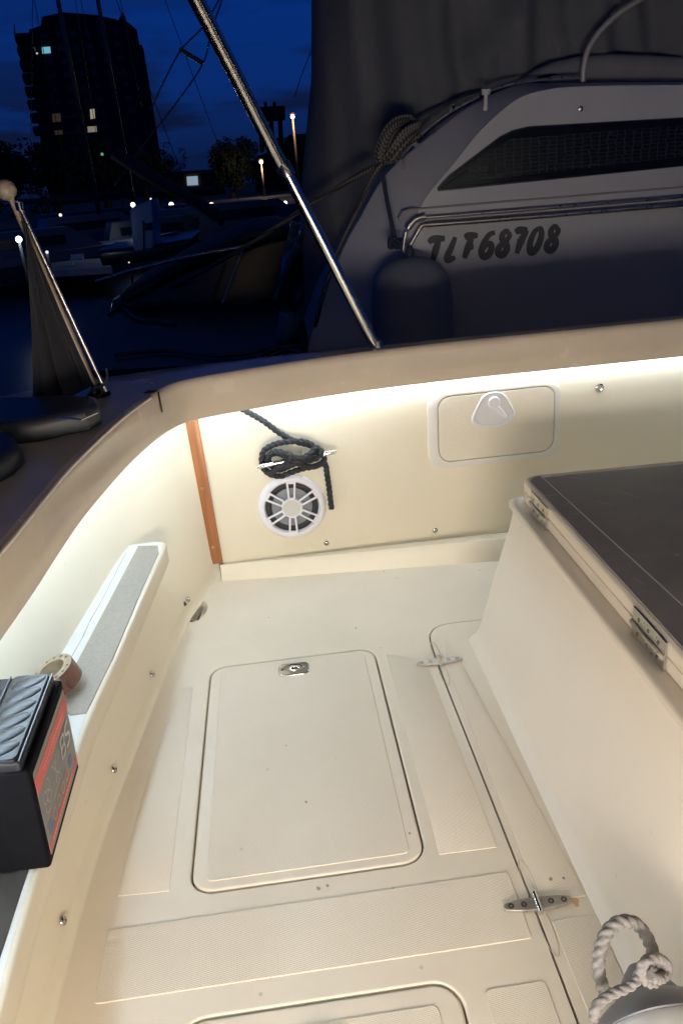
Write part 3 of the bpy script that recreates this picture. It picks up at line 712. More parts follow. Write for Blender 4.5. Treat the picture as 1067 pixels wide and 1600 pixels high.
# ================================================================== fender by the box
fd = empty('fender', (.335, .50, 0)); tag(fd, 'white boat fender with grey cap and rope loop standing by the engine box', 'fender')
FT = V((.405, .648, .140)); ax = V((.08, .985, .13)).normalized()
top = FT; QF = ax.to_track_quat('Z', 'Y').to_matrix().to_4x4(); MF = Matrix.Translation(top-V((.335, .50, 0))) @ QF
mb = MB(); mb.lathe([(.02, -.42), (.06, -.415), (.098, -.38), (.102, -.32), (.103, -.11), (.102, -.080), (.098, -.058), (.089, -.040), (.070, -.026), (.035, -.018), (.01, -.016)], MF, 56); mb.build('fender_body', m_fendw, fd)
mb = MB(); mb.lathe([(.0935, -.052), (.0965, -.049), (.0945, -.041), (.084, -.026), (.068, -.013), (.050, -.003), (.034, .006), (.024, .012), (.0, .014)], MF, 56)
capo = mb.build('fender_cap', m_fendg, fd)
mb = MB(); R = []
for t in range(8):
    u = t/7; wz = .070*(1-u)**.9+.024; th = .030*(1-u)+.011
    R.append([MF @ V((wz*.62*math.cos(a)*1.0+.0, th*math.sin(a), -.010+.058*u)) for a in [2*math.pi*k/20 for k in range(20)]])
mb.rings(R); eye = mb.build('cap_eye', m_fendg, fd)
def Fp(x, y, d): return (CO+ray(x, y)/FPX*d)-V((.335, .50, 0))
lp = [Fp(1028, 1520, .99), Fp(1022, 1500, .985), Fp(1016, 1478, .985), Fp(1006, 1458, .985), Fp(990, 1442, .985), Fp(966, 1441, .98), Fp(947, 1458, .975), Fp(936, 1488, .97), Fp(935, 1520, .965), Fp(943, 1548, .96), Fp(946, 1556, .955)]
mb = MB(); mb.tube(rope_path(lp[:11], .0012), .0078, 18, True, 175, 3, .20); mb.build('rope_loop', m_rope_w, fd, auto=0)
kn = [Fp(926, 1592, .93), Fp(932, 1572, .93), Fp(950, 1556, .935), Fp(975, 1545, .94), Fp(992, 1534, .945), Fp(1000, 1516, .95), Fp(1012, 1502, .955), Fp(1028, 1504, .965), Fp(1034, 1516, .97), Fp(1024, 1534, .955), Fp(1010, 1534, .945), Fp(1001, 1518, .938), Fp(1006, 1504, .935), Fp(1022, 1496, .945), Fp(1038, 1504, .96), Fp(1042, 1518, .97), Fp(1030, 1530, .95), Fp(1014, 1524, .935)]
mb = MB(); mb.tube(rope_path(kn, .0012), .0060, 16, True, 190, 3, .2); mb.build('rope_knot', m_rope_w, fd, auto=0)

# ================================================================== battery and tape on the shelf
bt = empty('battery', (-.423, .889, .284)); bt.rotation_euler = (0, 0, 0)
tag(bt, 'black vehicle battery with red and grey printed label on the side shelf', 'battery')
bt.rotation_euler = (math.radians(0), math.radians(3.5), math.radians(1))
L, Wd, Hh = .222, .235, .182
mb = MB(); slab(mb, rrect(-Wd, 0, 0, L, .006, 4), 0, Hh, .004, 3); mb.build('case', m_black, bt)
mb = MB(); slab(mb, rrect(-Wd+.004, .004, -.010, L-.004, .006, 4), Hh-.002, Hh+.014, .003, 3); cap_ = mb.build('battery_lid', mat('battery_lid_film', (.010, .011, .018), .38, mottle=.4, mscale=22, bump=.35, bscale=14, spec=.35), bt)
mb = MB(); slab(mb, rrect(-.074, .006, -.014, L-.006, .012, 5), Hh+.010, Hh+.019, .003, 3); mb.build('vent_strip', mat('clear_film', (.006, .0065, .010), .38, mottle=.5, mscale=30, bump=.5, bscale=22, spec=.30), bt)
mb = MB(); slab(mb, rrect(-.150, L-.05, -.115, L-.015, .004, 3), Hh+.012, Hh+.032, .003, 3); tm = mb.build('terminal', mat('terminal_red_cover', (.35, .03, .03), .4), bt)
fl_ = lambda x, y, z: V((.0+z, x, y))
def lab(name, poly, z, m): mb = MB(); slab(mb, poly, z-.0006, z, .0001, 1, fl_); return mb.build(name, m, lb if name != 'label' else bt, False)
for k in range(6):
    mb = MB(); yy = .030+k*.0325; M = Matrix.Translation((-.044, yy, Hh+.0185)) @ Matrix.Rotation(.55, 4, 'Z') @ Matrix.Diagonal((.029, .0145, .0026, 1))
    R_ = [[M @ V((math.cos(a)*math.cos(q), math.sin(a)*math.cos(q), math.sin(q))) for a in [2*math.pi*j/24 for j in range(24)]] for q in [-.2+1.72*i_/7 for i_ in range(8)]]
    mb.rings(R_); mb.build('vent_cap', mat('clear_film'), bt, auto=0)
for xx in (-.078, -.012):
    mb = MB(); mb.tube([V((xx, .006, Hh+.0165)), V((xx, L-.006, Hh+.0165))], .0016, 6); mb.build('film_seam', mat('film_seam_grey', (.07, .075, .09), .4), bt)
lb = None
lb = lab('label', rrect(.010, .012, L-.010, Hh-.012, .004, 3), .0014, mat('label_grey', (.14, .13, .12), .35))
lab('label_band', [(.010, .128), (L-.010, .128), (L-.010, .158), (.010, .158)], .0018, mat('label_red', (.50, .055, .045), .4))
lab('label_band', [(.010, .020), (L-.010, .020), (L-.010, .031), (.010, .031)], .0018, mat('label_red', (.50, .055, .045), .4))
lab('label_line', [(.012, .0700), (L-.012, .0700), (L-.012, .0712), (.012, .0712)], .0018, mat('label_pale', (.36, .35, .34), .4))
STK = [0]
def stroke(mb, pts, wd, f, z, taper=False):
    """flat pen stroke through 2-D points"""
    P2 = [V((p[0], p[1])) for p in pts]; Lf = []; Rt = []
    for i, p in enumerate(P2):
        t = (P2[min(i+1, len(P2)-1)]-P2[max(i-1, 0)]).normalized(); n = V((-t.y, t.x))*wd/2
        if taper: n = n*(.55+.45*math.sin(math.pi*min(1, (i+.6)/(len(P2)))))
        Lf.append(p+n); Rt.append(p-n)
    STK[0] += 1; z += .00006*(STK[0] % 9); n = len(P2); vs = [f(q.x, q.y, z+.00004*(k % n)) for k, q in enumerate(Lf+Rt)]
    mb.add(vs, [(i, i+1, n+i+1, n+i) for i in range(n-1)])
def smooth2(pts, k=6): return [(p.x, p.y) for p in cat([(a, b, 0) for a, b in pts], k)]
mb = MB(); ox, oy = .140, .082
def LB(pts, wd=.0065): stroke(mb, pts, wd, fl_, .0021)
LB([(ox, oy), (ox+.006, oy+.036)]); LB(smooth2([(ox+.006, oy+.034), (ox+.022, oy+.034), (ox+.025, oy+.026), (ox+.018, oy+.019), (ox+.004, oy+.018)]), .0055)
LB(smooth2([(ox+.004, oy+.018), (ox+.020, oy+.017), (ox+.023, oy+.009), (ox+.016, oy+.002), (ox, oy+.002)]), .0055)
LB(smooth2([(ox+.058, oy+.034), (ox+.040, oy+.034), (ox+.034, oy+.026), (ox+.040, oy+.019), (ox+.050, oy+.016), (ox+.052, oy+.008), (ox+.046, oy+.002), (ox+.028, oy+.002)]), .0058)
mb.build('lettering', mat('label_white', (.50, .50, .50), .4), lb, False)
mb = MB()
def circ(cx_, cy_, r, wd=.0016): stroke(mb, [(cx_+r*math.cos(2*math.pi*k/20), cy_+r*math.sin(2*math.pi*k/20)) for k in range(21)], wd, fl_, .0021)
for (a, b) in ((.032, .104), (.052, .112), (.050, .092), (.034, .086)): circ(a, b, .009)
mb.build('vehicle_outline', mat('label_pale', (.36, .35, .34), .4), lb, False); mb = MB()
stroke(mb, [(.085, .118), (.100, .095), (.092, .078)], .0022, fl_, .0021); stroke(mb, [(.110, .120), (.098, .098), (.112, .080)], .0022, fl_, .0021); circ(.098, .108, .006)
mb.build('wrench_outline', mat('label_pale', (.36, .35, .34), .4), lb, False)
mb = MB()
for i, a in enumerate((.058, .086, .114, .142)): circ(a, .049, .0085, .0028)
mb.build('warning_sign', mat('label_pink', (.50, .20, .17), .4), lb, False)
mb = MB()
slab(mb, rrect(.024, .038, .042, .060, .003, 3), .001, .0019, .0001, 1, fl_); mb.build('warning_panel', mat('label_blue', (.07, .09, .20), .4), lb, False); mb = MB(); slab(mb, rrect(.166, .040, .186, .060, .006, 3), .001, .0019, .0001, 1, fl_)
mb.build('warning_panel', mat('label_blue', (.07, .09, .20), .4), lb, False)
mb = MB()
for i in range(18): 
    a = .05+i*.0075; slab(mb, [(a, .1405), (a+.0045, .1405), (a+.0045, .1445), (a, .1445)], .001, .0022, .0001, 1, fl_)
mb.build('small_print', mat('label_smallprint', (.62, .25, .22), .4), lb, False); mb = MB()
for i in range(16):
    a = .03+i*.009; slab(mb, [(a, .0240), (a+.006, .0240), (a+.006, .0268), (a, .0268)], .001, .0022, .0001, 1, fl_)
mb.build('small_print', mat('label_smallprint', (.62, .25, .22), .4), lb, False)

tp = empty('tape_roll', (-.512, 1.345, .283)); tag(tp, 'roll of brown packing tape leaning behind the battery on the shelf', 'tape')
MT = Matrix.Translation((.0, 0, .036)) @ V((-.32, -.10, 1)).to_track_quat('Z', 'Y').to_matrix().to_4x4()
mb = MB(); R = [[MT @ V((r_*math.cos(2*math.pi*k/48), r_*math.sin(2*math.pi*k/48), z_)) for k in range(48)] for r_, z_ in ((.028, .020), (.044, .020), (.0445, .019), (.0445, -.019), (.044, -.020), (.028, -.020), (.028, .020))]
mb.rings(R[1:5], False, False); mb.build('tape_winding', mat('brown_tape', (.13, .06, .045), .25, mottle=.2, mscale=40), tp)
mb = MB(); mb.rings([R[5], R[4]], False, False)
for a, b in ((.030, .044),):
    mb.rings([[MT @ V((a*math.cos(2*math.pi*k/48), a*math.sin(2*math.pi*k/48), .0203)) for k in range(48)], [MT @ V((b*math.cos(2*math.pi*k/48), b*math.sin(2*math.pi*k/48), .0203)) for k in range(48)]], False, False)
mb.build('tape_side', mat('tape_side', (.42, .34, .24), .5, mottle=.3, mscale=60), tp)
mb = MB(); R = [[MT @ V((r_*math.cos(2*math.pi*k/48), r_*math.sin(2*math.pi*k/48), z_)) for k in range(48)] for r_, z_ in ((.0305, .021), (.0305, -.020), (.0275, -.020), (.0275, .021), (.0305, .021))]
mb.rings(R, False, False); mb.build('cardboard_core', mat('cardboard', (.50, .40, .28), .8, mottle=.2, mscale=50), tp)
mb = MB()
for k in range(14):
    a = 2*math.pi*k/14+.2; q = MT @ Matrix.Rotation(a, 4, 'Z'); s_ = .002+.002*random.random()
    if k % 5 == 3: continue
    mb.box((.034, -s_, .0204), (.040, s_, .0207), M=q)
mb.build('printed_marks', mat('tape_print', (.12, .07, .06), .6), tp, False)
mb = MB(); mb.add([MT @ V(p) for p in ((.043, .012, .018), (.050, .022, .017), (.053, .018, -.002), (.049, .024, -.017), (.043, .014, -.018))], [(0, 1, 2, 3, 4)]); mb.build('tape_end', mat('brown_tape'), tp, False)

# ================================================================== stanchion, flagstaff and deck things on our boat
st = empty('canopy_strut', atz(590, 545, .712)); tag(st, 'long slanting stainless canopy strut rising from the aft coaming', 'strut'); so = st.location.copy()
ps = [atY(590, 548, 2.32)-so, atY(516, 402, 2.30)-so, atY(446, 266, 2.28)-so]
mb = MB(); mb.tube([p for p in ps], .0158, 20); mb.build('lower_tube', m_steel, st)
pu = [atY(442, 262, 2.28)-so, atY(372, 125, 2.2)-so, atY(297, -20, 2.10)-so, atY(200, -200, 1.98)-so]
mb = MB(); mb.tube(pu, [.0185, .0185, .0188, .019], 20); mb.build('upper_tube', m_steel, st)
a, b = ps[2], ps[1]; d = (b-a).normalized()
mb = MB(); mb.tube([a-d*.022, a-d*.018, a+d*.014, a+d*.018], [.019, .0215, .0215, .0185], 20); mb.build('joint_collar', m_steel, st)
mb = MB(); mb.lathe([(.030, -.004), (.030, .004), (.022, .008), (.017, .02), (.015, .03)], Matrix.Translation(ps[0]+V((0, 0, .0))), 24); mb.build('base_socket', m_steel, st)

fs = empty('flagstaff', (-.50, 2.06, .712)); tag(fs, 'varnished flagstaff with pale ball top standing at the left stern corner', 'flagstaff'); f0 = fs.location.copy()
FY = 2.06
bot = atY(152, 612, FY)-f0; topp = atY(16, 306, FY)-f0
m_staff = mat('staff_wood', (.30, .22, .15), .35)
mb = MB(); mb.tube([bot, bot.lerp(topp, .5), topp], [.0085, .0080, .0070], 14); mb.build('staff', m_staff, fs)
mb = MB(); c = atY(10, 297, FY)-f0; mb.lathe([(.024*math.sin(a), -.024*math.cos(a)) for a in [math.pi*k/14 for k in range(15)]], Matrix.Translation(c), 24); mb.build('ball_top', mat('ball_wood', (.28, .225, .17), .4), fs)
b2 = atY(166, 612, FY-.01)-f0; t2 = atY(31, 322, FY-.01)-f0
mb = MB(); mb.tube([b2, t2], [.0055, .0050], 12); mb.build('halyard_tube', m_steel2, fs)
mb = MB(); mb.lathe([(.0, -.012), (.009, -.010), (.010, .008), (.004, .012)], Matrix.Translation(t2), 12); mb.build('cap_fitting', m_chrome, fs)
mb = MB(); mb.lathe([(.032, 0), (.030, .006), (.016, .012), (.013, .03)], Matrix.Translation(V((.02, .0, 0))), 20); mb.build('foot_socket', m_black, fs)
rp2 = [W_ - f0 for W_ in (atY(134, 628, FY-.03), atY(142, 612, FY-.03), atY(152, 604, FY-.03), atY(160, 610, FY-.035), atY(156, 620, FY-.04), atY(148, 616, FY-.035), atY(150, 606, FY-.03), atY(162, 602, FY-.03), atY(168, 590, FY-.03), atY(166, 575, FY-.03))]
mb = MB(); mb.tube(rope_path(rp2, .003), .0035, 8, True); mb.build('lashing', m_rope_b, fs, auto=0)
# furled flag hanging from the staff
mb = MB(); rows = []
for i in range(30):
    t = i/29; row = []
    a = atY(34+(150-34)*t, 345+(600-345)*t, FY-.004); bx = 42 + (14-42)*t*.2 + 18*math.sin(t*1.5); by = 345+(650-345)*t
    b = atY(bx-2, by, FY-.10)
    for j in range(22):
        u = j/21; p = a.lerp(b, u); amp = .018*math.sin(math.pi*u)*(.4+t)
        p = p+V((.3*amp*math.cos(u*17+t*2), amp*math.sin(u*19+t*3.0), 0)); row.append(p)
    rows.append(row)
mb.grid(rows); fg = mb.build('flag', mat('dark_flag_cloth', (.016, .016, .022), .9, mottle=.3, mscale=12), auto=0)
sm = fg.modifiers.new('thick', 'SOLIDIFY'); sm.thickness = .0015; tag(fg, 'dark furled flag hanging in folds from the flagstaff', 'flag')
def loaf(name, pts, z0, z1, m, label, cat_, bev=.02, grp=None):
    mb = MB(); slab(mb, [(atz(x, y, z0).x, atz(x, y, z0).y) for x, y in pts], z0, z1, bev, 4); o = mb.build(name, m); tag(o, label, cat_, grp); return o
m_cush = mat('dark_cushion_vinyl', (.022, .026, .036), .42, mottle=.25, mscale=6, bump=.2, bscale=10)
loaf('deck_cushion', [(-60, 660), (20, 648), (100, 645), (158, 648), (160, 660), (140, 672), (60, 690), (-20, 700), (-60, 700)], .7125, .762, m_cush, 'long dark blue cushion with a shiny rim on the left side deck', 'cushion', .018)
loaf('deck_cushion', [(-80, 690), (0, 690), (28, 705), (40, 722), (22, 742), (-30, 770), (-90, 780)], .7125, .755, m_cush, 'small rounded dark cushion at the left edge, nearer than the long one', 'cushion', .02)
mb = MB(); mb.tube([atz(92, 651, .764), atz(128, 656, .765), atz(152, 645, .764)], .0022, 8); cc = mb.build('rim_strip', m_chrome); cc.parent = bpy.data.objects['deck_cushion']

# ================================================================== water, quay
mb = MB(); mb.add([(-900, -60, -.85), (900, -60, -.85), (900, 1500, -.85), (-900, 1500, -.85)], [(0, 1, 2, 3)])
wt = mb.build('water', mat('dark_water', (.002, .003, .005), .28, bump=.8, bscale=1.2, spec=.05)); tag(wt, 'dark harbour water', 'water', kind='structure')
mb = MB(); mb.box((-300, 44, -2), (300, 1400, -.05)); qy = mb.build('quay', mat('quay_concrete', (.12, .12, .12), .9, mottle=.3, mscale=.4), smooth=False); tag(qy, 'dark concrete quay along the harbour', 'quay', kind='structure')

# ================================================================== neighbouring boat
NY = 3.6
nb = empty('motor_cruiser', (1.1, NY, -.3)); n0 = nb.location.copy()
tag(nb, 'white cruiser moored alongside with dark slanted window and registration lettering', 'boat')
sil = [(1500, 126), (1067, 128), (909, 129), (821, 131), (777, 144), (722, 173), (683, 203), (617, 258), (590, 291), (562, 341), (538, 385), (511, 451), (497, 490), (477, 560), (455, 660), (1500, 760)]
inn = [(1500, 131), (1067, 133), (912, 135), (850, 141), (803, 158), (748, 207), (712, 252), (672, 300), (656, 326), (640, 362), (630, 400), (620, 460), (612, 520), (600, 600), (588, 700), (1500, 800)]
def mixp(a, b, t): return (a[0]*(1-t)+b[0]*t, a[1]*(1-t)+b[1]*t)
def ringN(Y, t):
    return [atY(*mixp(a, b, t), Y)-n0 for a, b in zip(sil, inn)]
S0 = ringN(NY+.16, 0)
def rs(pts, k=5):                                # resample only the curved run
    return cat(pts[:15], k)+[pts[15]]
R = [[p+V((.05, 2.6, 0)) for p in rs(S0)], rs(S0), rs(ringN(NY+.145, .06)), rs(ringN(NY+.03, .86)), rs(ringN(NY+.008, .96)), rs(ringN(NY, 1.0))]
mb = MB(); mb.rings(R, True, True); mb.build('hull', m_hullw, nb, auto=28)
def nf(Y): return lambda x, z, d: V((x, Y-d, z))-n0
def poly_px(pts, Y): return [(atY(x, y, Y).x, atY(x, y, Y).z) for x, y in pts]
win = [(684, 299), (683, 293), (700, 274), (780, 213), (800, 203), (825, 197), (1067, 183), (1500, 160), (1500, 222), (1067, 260)]
wp = poly_px(win, NY)
m_net = mat('window_with_net', (.006, .008, .010), .22)
nt = m_net.node_tree; b = nt.nodes['Principled BSDF']; t = nt.nodes.new('ShaderNodeTexCoord'); s_ = nt.nodes.new('ShaderNodeMapping'); s_.inputs['Scale'].default_value = (26, 26, 62)
nt.links.new(t.outputs['Object'], s_.inputs[0]); vo = nt.nodes.new('ShaderNodeTexVoronoi'); vo.feature = 'DISTANCE_TO_EDGE'; vo.inputs['Randomness'].default_value = .25; vo.inputs['Scale'].default_value = 1
nt.links.new(s_.outputs[0], vo.inputs[0]); rr = nt.nodes.new('ShaderNodeValToRGB'); rr.color_ramp.elements[0].position = .06; rr.color_ramp.elements[0].color = (.022, .022, .022, 1); rr.color_ramp.elements[1].position = .13; rr.color_ramp.elements[1].color = (.006, .008, .010, 1)
nt.links.new(vo.outputs[0], rr.inputs[0]); nt.links.new(rr.outputs[0], b.inputs['Base Color'])
mb = MB(); slab(mb, inset(ccw(wp), .012), -.01, .003, .001, 1, nf(NY)); w1 = mb.build('window', mat('dark_window_glass', (.005, .007, .009), .15), nb)
netp = poly_px([(716, 285), (742, 248), (800, 216), (1067, 196), (1500, 175), (1500, 215), (1067, 245)], NY)
mb = MB(); slab(mb, netp, .003, .0042, .0008, 1, nf(NY)); mb.build('net_curtain', m_net, w1)
mb = MB(); o_ = ccw(wp); i_ = inset(o_, .014); F_ = nf(NY)
mb.rings([[F_(x, y, 0) for x, y in o_], [F_(x, y, .007) for x, y in inset(o_, .003)], [F_(x, y, .007) for x, y in inset(o_, .010)], [F_(x, y, .001) for x, y in i_]], False, False); mb.build('window_frame', m_blk, nb)
# moulding line and rubbing strake of steel tube
pl = [atY(x, y, NY-.002)-n0 for x, y in ((622, 345), (628, 332), (640, 327), (1067, 292), (1500, 258))]
mb = MB(); mb.tube(pl, .0045, 8); mb.build('moulding_line', mat('moulding_grey', (.25, .235, .23), .5), nb)
def tubes(px, r, Y, name): mb = MB(); mb.tube([q-n0 for q in cat([atY(x, y, Y) for x, y in px], 6)], r, 12); return mb.build(name, m_steel2, nb)
tubes([(668, 351), (800, 341), (1067, 319), (1500, 284)], .0115, NY-.03, 'rub_rail')
tubes([(664, 340), (800, 329), (1067, 307), (1500, 272)], .0085, NY-.02, 'rub_rail')
tubes([(664, 338), (650, 342), (640, 352), (637, 358)], .016, NY-.02, 'rail_corner')
tubes([(668, 351), (660, 352), (655, 358), (645, 375), (637, 390)], .0095, NY-.03, 'rail_end')
tubes([(634, 362), (630, 388), (633, 397), (642, 398)], .008, NY-.02, 'rail_end')
# registration lettering, brush script
mb = MB()
GL = {'T': [([(-.1, .86), (.1, .98), (.5, 1.0), (.95, .98)], 0), ([(.55, .95), (.42, .5), (.30, .0)], 0)],
      'L': [([(.62, 1.0), (.45, .6), (.25, .18), (.28, .02), (.5, .02), (.75, .1)], 0)],
      'F': [([(.15, .92), (.4, 1.0), (1.0, .98)], 0), ([(.62, .95), (.45, .5), (.28, .0)], 0), ([(.3, .50), (.8, .52)], 0)],
      '6': [([(.95, .98), (.6, .92), (.3, .6), (.18, .25), (.35, .02), (.65, .05), (.82, .3), (.7, .52), (.45, .48), (.28, .3)], 0)],
      '8': [([(.85, .82), (.65, 1.0), (.42, .88), (.42, .68), (.68, .48), (.78, .22), (.55, .0), (.25, .1), (.28, .34), (.62, .55), (.88, .78), (.80, .92)], 0)],
      '7': [([(.2, .90), (.45, .98), (.98, .96)], 0), ([(.96, .95), (.65, .55), (.42, .0)], 0), ([(.38, .48), (.85, .52)], 0)],
      '0': [([(.72, .98), (.45, .85), (.25, .45), (.28, .08), (.5, .0), (.78, .25), (.92, .7), (.82, .95), (.66, .98)], 0)]}
xa = atY(668, 408, NY); xb_ = atY(872, 392, NY); 
cells = [(668, 'T'), (692, 'L'), (718, 'F'), (746, '6'), (771, '8'), (796, '7'), (820, '0'), (847, '8')]
for x, ch in cells:
    yb = 409-(x-668)*.095; yt = yb-35 if ch in 'TLF' else yb-37
    for pts, _ in GL[ch]:
        P_ = smooth2(pts, 6); Q_ = []
        for u, v in P_:
            px = x+u*24+v*4; py = yb+(yt-yb)*v-u*2.0; q = atY(px, py, NY); Q_.append((q.x, q.z))
        stroke(mb, Q_, .033, nf(NY), .0035, True)
mb.build('registration_lettering', mat('lettering_grey', (.035, .035, .04), .6), nb, False)
mb = MB(); q = atY(907, 170, NY)-n0; mb.lathe([(.012, 0), (.010, .004), (.004, .006)], Matrix.Translation(q) @ V((0, -1, 0)).to_track_quat('Z', 'Y').to_matrix().to_4x4(), 12); mb.build('screw', m_steel2, nb)
mb = MB(); a = atY(758, 172, NY+.02)-n0; b = atY(759, 138, NY+.0)-n0; mb.tube([a, a.lerp(b, .7), a.lerp(b, .72), b], [.010, .008, .018, .020], 12); mb.build('deck_post', mat('post_white', (.5, .48, .46), .4), nb)
for (x0, y0, x1, y1) in ((622, 240, 630, 262), (640, 218, 652, 228), (702, 172, 718, 164)):
    mb = MB(); mb.tube([atY(x0, y0, NY+.06)-n0, atY((x0+x1)/2-2, (y0+y1)/2-2, NY+.0)-n0, atY(x1, y1, NY+.08)-n0], .010, 10); mb.build('deck_cleat', m_chrome, nb)
mb = MB(); arch = [atY(910, 128, NY+.12), atY(912, 100, NY+.12), atY(922, 70, NY+.12), atY(945, 40, NY+.12), atY(985, 8, NY+.13), atY(1100, -60, NY+.2)]
mb.tube([p-n0 for p in cat(arch, 8)], .0125, 12); mb.build('arch_tube', mat('weathered_tube', (.42, .39, .35), .45, .35), nb)
mb = MB(); mb.tube([p-n0 for p in cat([atY(762, 142, NY+.1), atY(800, 131, NY+.1), atY(850, 124, NY+.1), atY(905, 121, NY+.1)], 6)], .006, 8)
mb.tube([p-n0 for p in cat([atY(617, 255, NY+.15), atY(660, 208, NY+.15), atY(700, 176, NY+.15), atY(748, 150, NY+.15)], 6)], .007, 8); mb.build('toe_wire', m_steel2, nb)

# canvas enclosure over the neighbour
cols_ = [(487, 4.75), (497, 4.45), (530, 4.22), (570, 4.08), (620, 3.99), (700, 3.95), (780, 3.93), (880, 3.92), (980, 3.92), (1080, 3.92), (1300, 3.95), (1600, 4.0)]
rows = []
cc2 = cat([(x, Y, 0) for x, Y in cols_], 10)
for i in range(46):
    t = i/45; row = []
    for k, q in enumerate(cc2):
        px, Yy = q.x, q.y; w0 = max(0, 1-(px-487)/120)
        py = -260+t*(760); sh_ = -w0*18*max(0, (py-120)/200 if py < 320 else 1)
        fold = .030*math.sin(px*.045+py*.004)+.022*math.sin(px*.10-py*.012)+.02*noise.noise(V((px*.012, py*.012, 3)))
        tension = .05*math.exp(-((px-700+ (py-150)*.9)/40)**2)*(1 if py < 160 else 0)
        Yv = Yy+fold-tension
        p = atY(px+sh_, py, Yy); p.y = Yv; row.append(p)
    rows.append(row)
mb = MB(); mb.grid(rows); cv = mb.build('canvas_enclosure', m_canvas, auto=0); tag(cv, 'tall dark grey canvas enclosure rising over the neighbouring white cruiser', 'canvas')
mo = cv.modifiers.new('thick', 'SOLIDIFY'); mo.thickness = .003
mb = MB(); va = [(800, 140), (812, 126), (838, 108), (868, 94), (905, 86), (960, 81), (1067, 86), (1300, 96), (1500, 100), (1500, 150), (1067, 140), (905, 138)]
vp = poly_px(va, NY+.2); slab(mb, vp, -.12, .05, .05, 5, nf(NY+.25)); vd = mb.build('folded_hood', mat('hood_canvas', (.17, .17, .17), .9, mottle=.2, mscale=5, bump=.4, bscale=14), auto=60); vd.location = n0; tag(vd, 'low folded grey hood lying on the deck edge beneath the steel arch', 'hood')
# seam piping of the enclosure
mb = MB(); sp_ = [atY(x, y, 3.88) for x, y in ((600, 215), (640, 190), (690, 165), (722, 150), (755, 140))]; mb.tube(cat(sp_, 6), .006, 8); z_ = mb.build('hem_piping', m_navy); z_.parent = cv

# ropes of the neighbour
def NR(px, py, Y): return atY(px, py, Y)
coil = []
random.seed(3)
ctrl = [NR(655, 196, 3.66)]
for k in range(5):
    j = 4*k
    ctrl += [NR(640-j*.3, 184+j*.9, 3.62), NR(618-j*.2, 188+j*1.1, 3.57), NR(600+j*.4, 208+j*1.0, 3.54), NR(590+j*.9, 240+j*.4, 3.53), NR(596+j, 254-j*.2, 3.52), NR(610+j, 236-j*.1, 3.50), NR(630+j*.5, 206+j*.9, 3.52), NR(652-j*.2, 192+j*.9, 3.58)]
ctrl += [NR(655, 215, 3.6)]
mb = MB(); mb.tube(rope_path(ctrl, .008), .0125, 10, True, uvk=9); oo = mb.build('rope_coil', m_braid, auto=0); tag(oo, 'bunch of pale flecked mooring rope coiled at the stern of the white cruiser', 'rope')
l1 = [NR(655, 212, 3.58), NR(625, 232, 3.56), NR(590, 256, 3.60), NR(540, 286, 3.75), NR(480, 322, 4.0), NR(420, 362, 4.4), NR(350, 405, 4.9), NR(290, 438, 5.35), NR(262, 452, 5.7)]
mb = MB(); mb.tube(rope_path(l1, .012), .0115, 10, True, uvk=9); oo = mb.build('mooring_line', m_braid, auto=0); tag(oo, 'long flecked mooring line running down left from the coil behind the steel strut', 'rope')
l2 = [NR(610, 245, 3.55), NR(590, 265, 3.55), NR(572, 300, 3.55), NR(552, 340, 3.6), NR(530, 390, 3.65), NR(508, 450, 3.7), NR(492, 510, 3.75)]
mb = MB(); mb.tube(rope_path(l2, .012), .0105, 10, True, uvk=9); oo = mb.build('mooring_line', m_braid, auto=0); tag(oo, 'flecked rope hanging steeply from the coil along the cruiser stern', 'rope')
l3 = [NR(598, 275, 3.50), NR(604, 310, 3.48), NR(611, 345, 3.46), NR(617, 376, 3.45)]
mb = MB(); mb.tube(rope_path(l3, .004), .0085, 10, True, 200, 3, .25); kk = [NR(617+9*math.cos(a*1.7), 380+7*math.sin(a*2.3), 3.44+.015*math.sin(a)) for a in [i*.6 for i in range(18)]]
mb.tube(rope_path(kk, .005), .009, 8, True); oo = mb.build('fender_line', mat('navy_rope', (.012, .018, .04), .8), auto=0); tag(oo, 'dark knotted line holding the big fender below the steel rail', 'rope')
# hanging fender of the neighbour
bf = empty('hanging_fender', atY(645, 520, 3.42)); b0 = bf.location.copy(); tag(bf, 'large dark blue fender hanging on the white cruiser below its lettering', 'fender')
c = atY(640, 480, 3.42)-b0; mb = MB(); mb.lathe([(0, .235), (.03, .232), (.08, .222), (.125, .195), (.155, .155), (.172, .10), (.178, .03), (.178, -.5), (.12, -.6), (0, -.62)], Matrix.Translation(c+V((.01, 0, -.02))), 40)
mb.build('fender_body', mat('dark_blue_fender_cover', (.19, .20, .23), .8, mottle=.2, mscale=5, bump=.2, bscale=200), bf)
mb = MB(); a = atY(632, 400, 3.44)-b0; mb.lathe([(0, -.01), (.018, -.005), (.020, .03), (.012, .05), (0, .055)], Matrix.Translation(c+V((.01, 0, .205))), 16); mb.build('fender_eye', m_navy, bf)

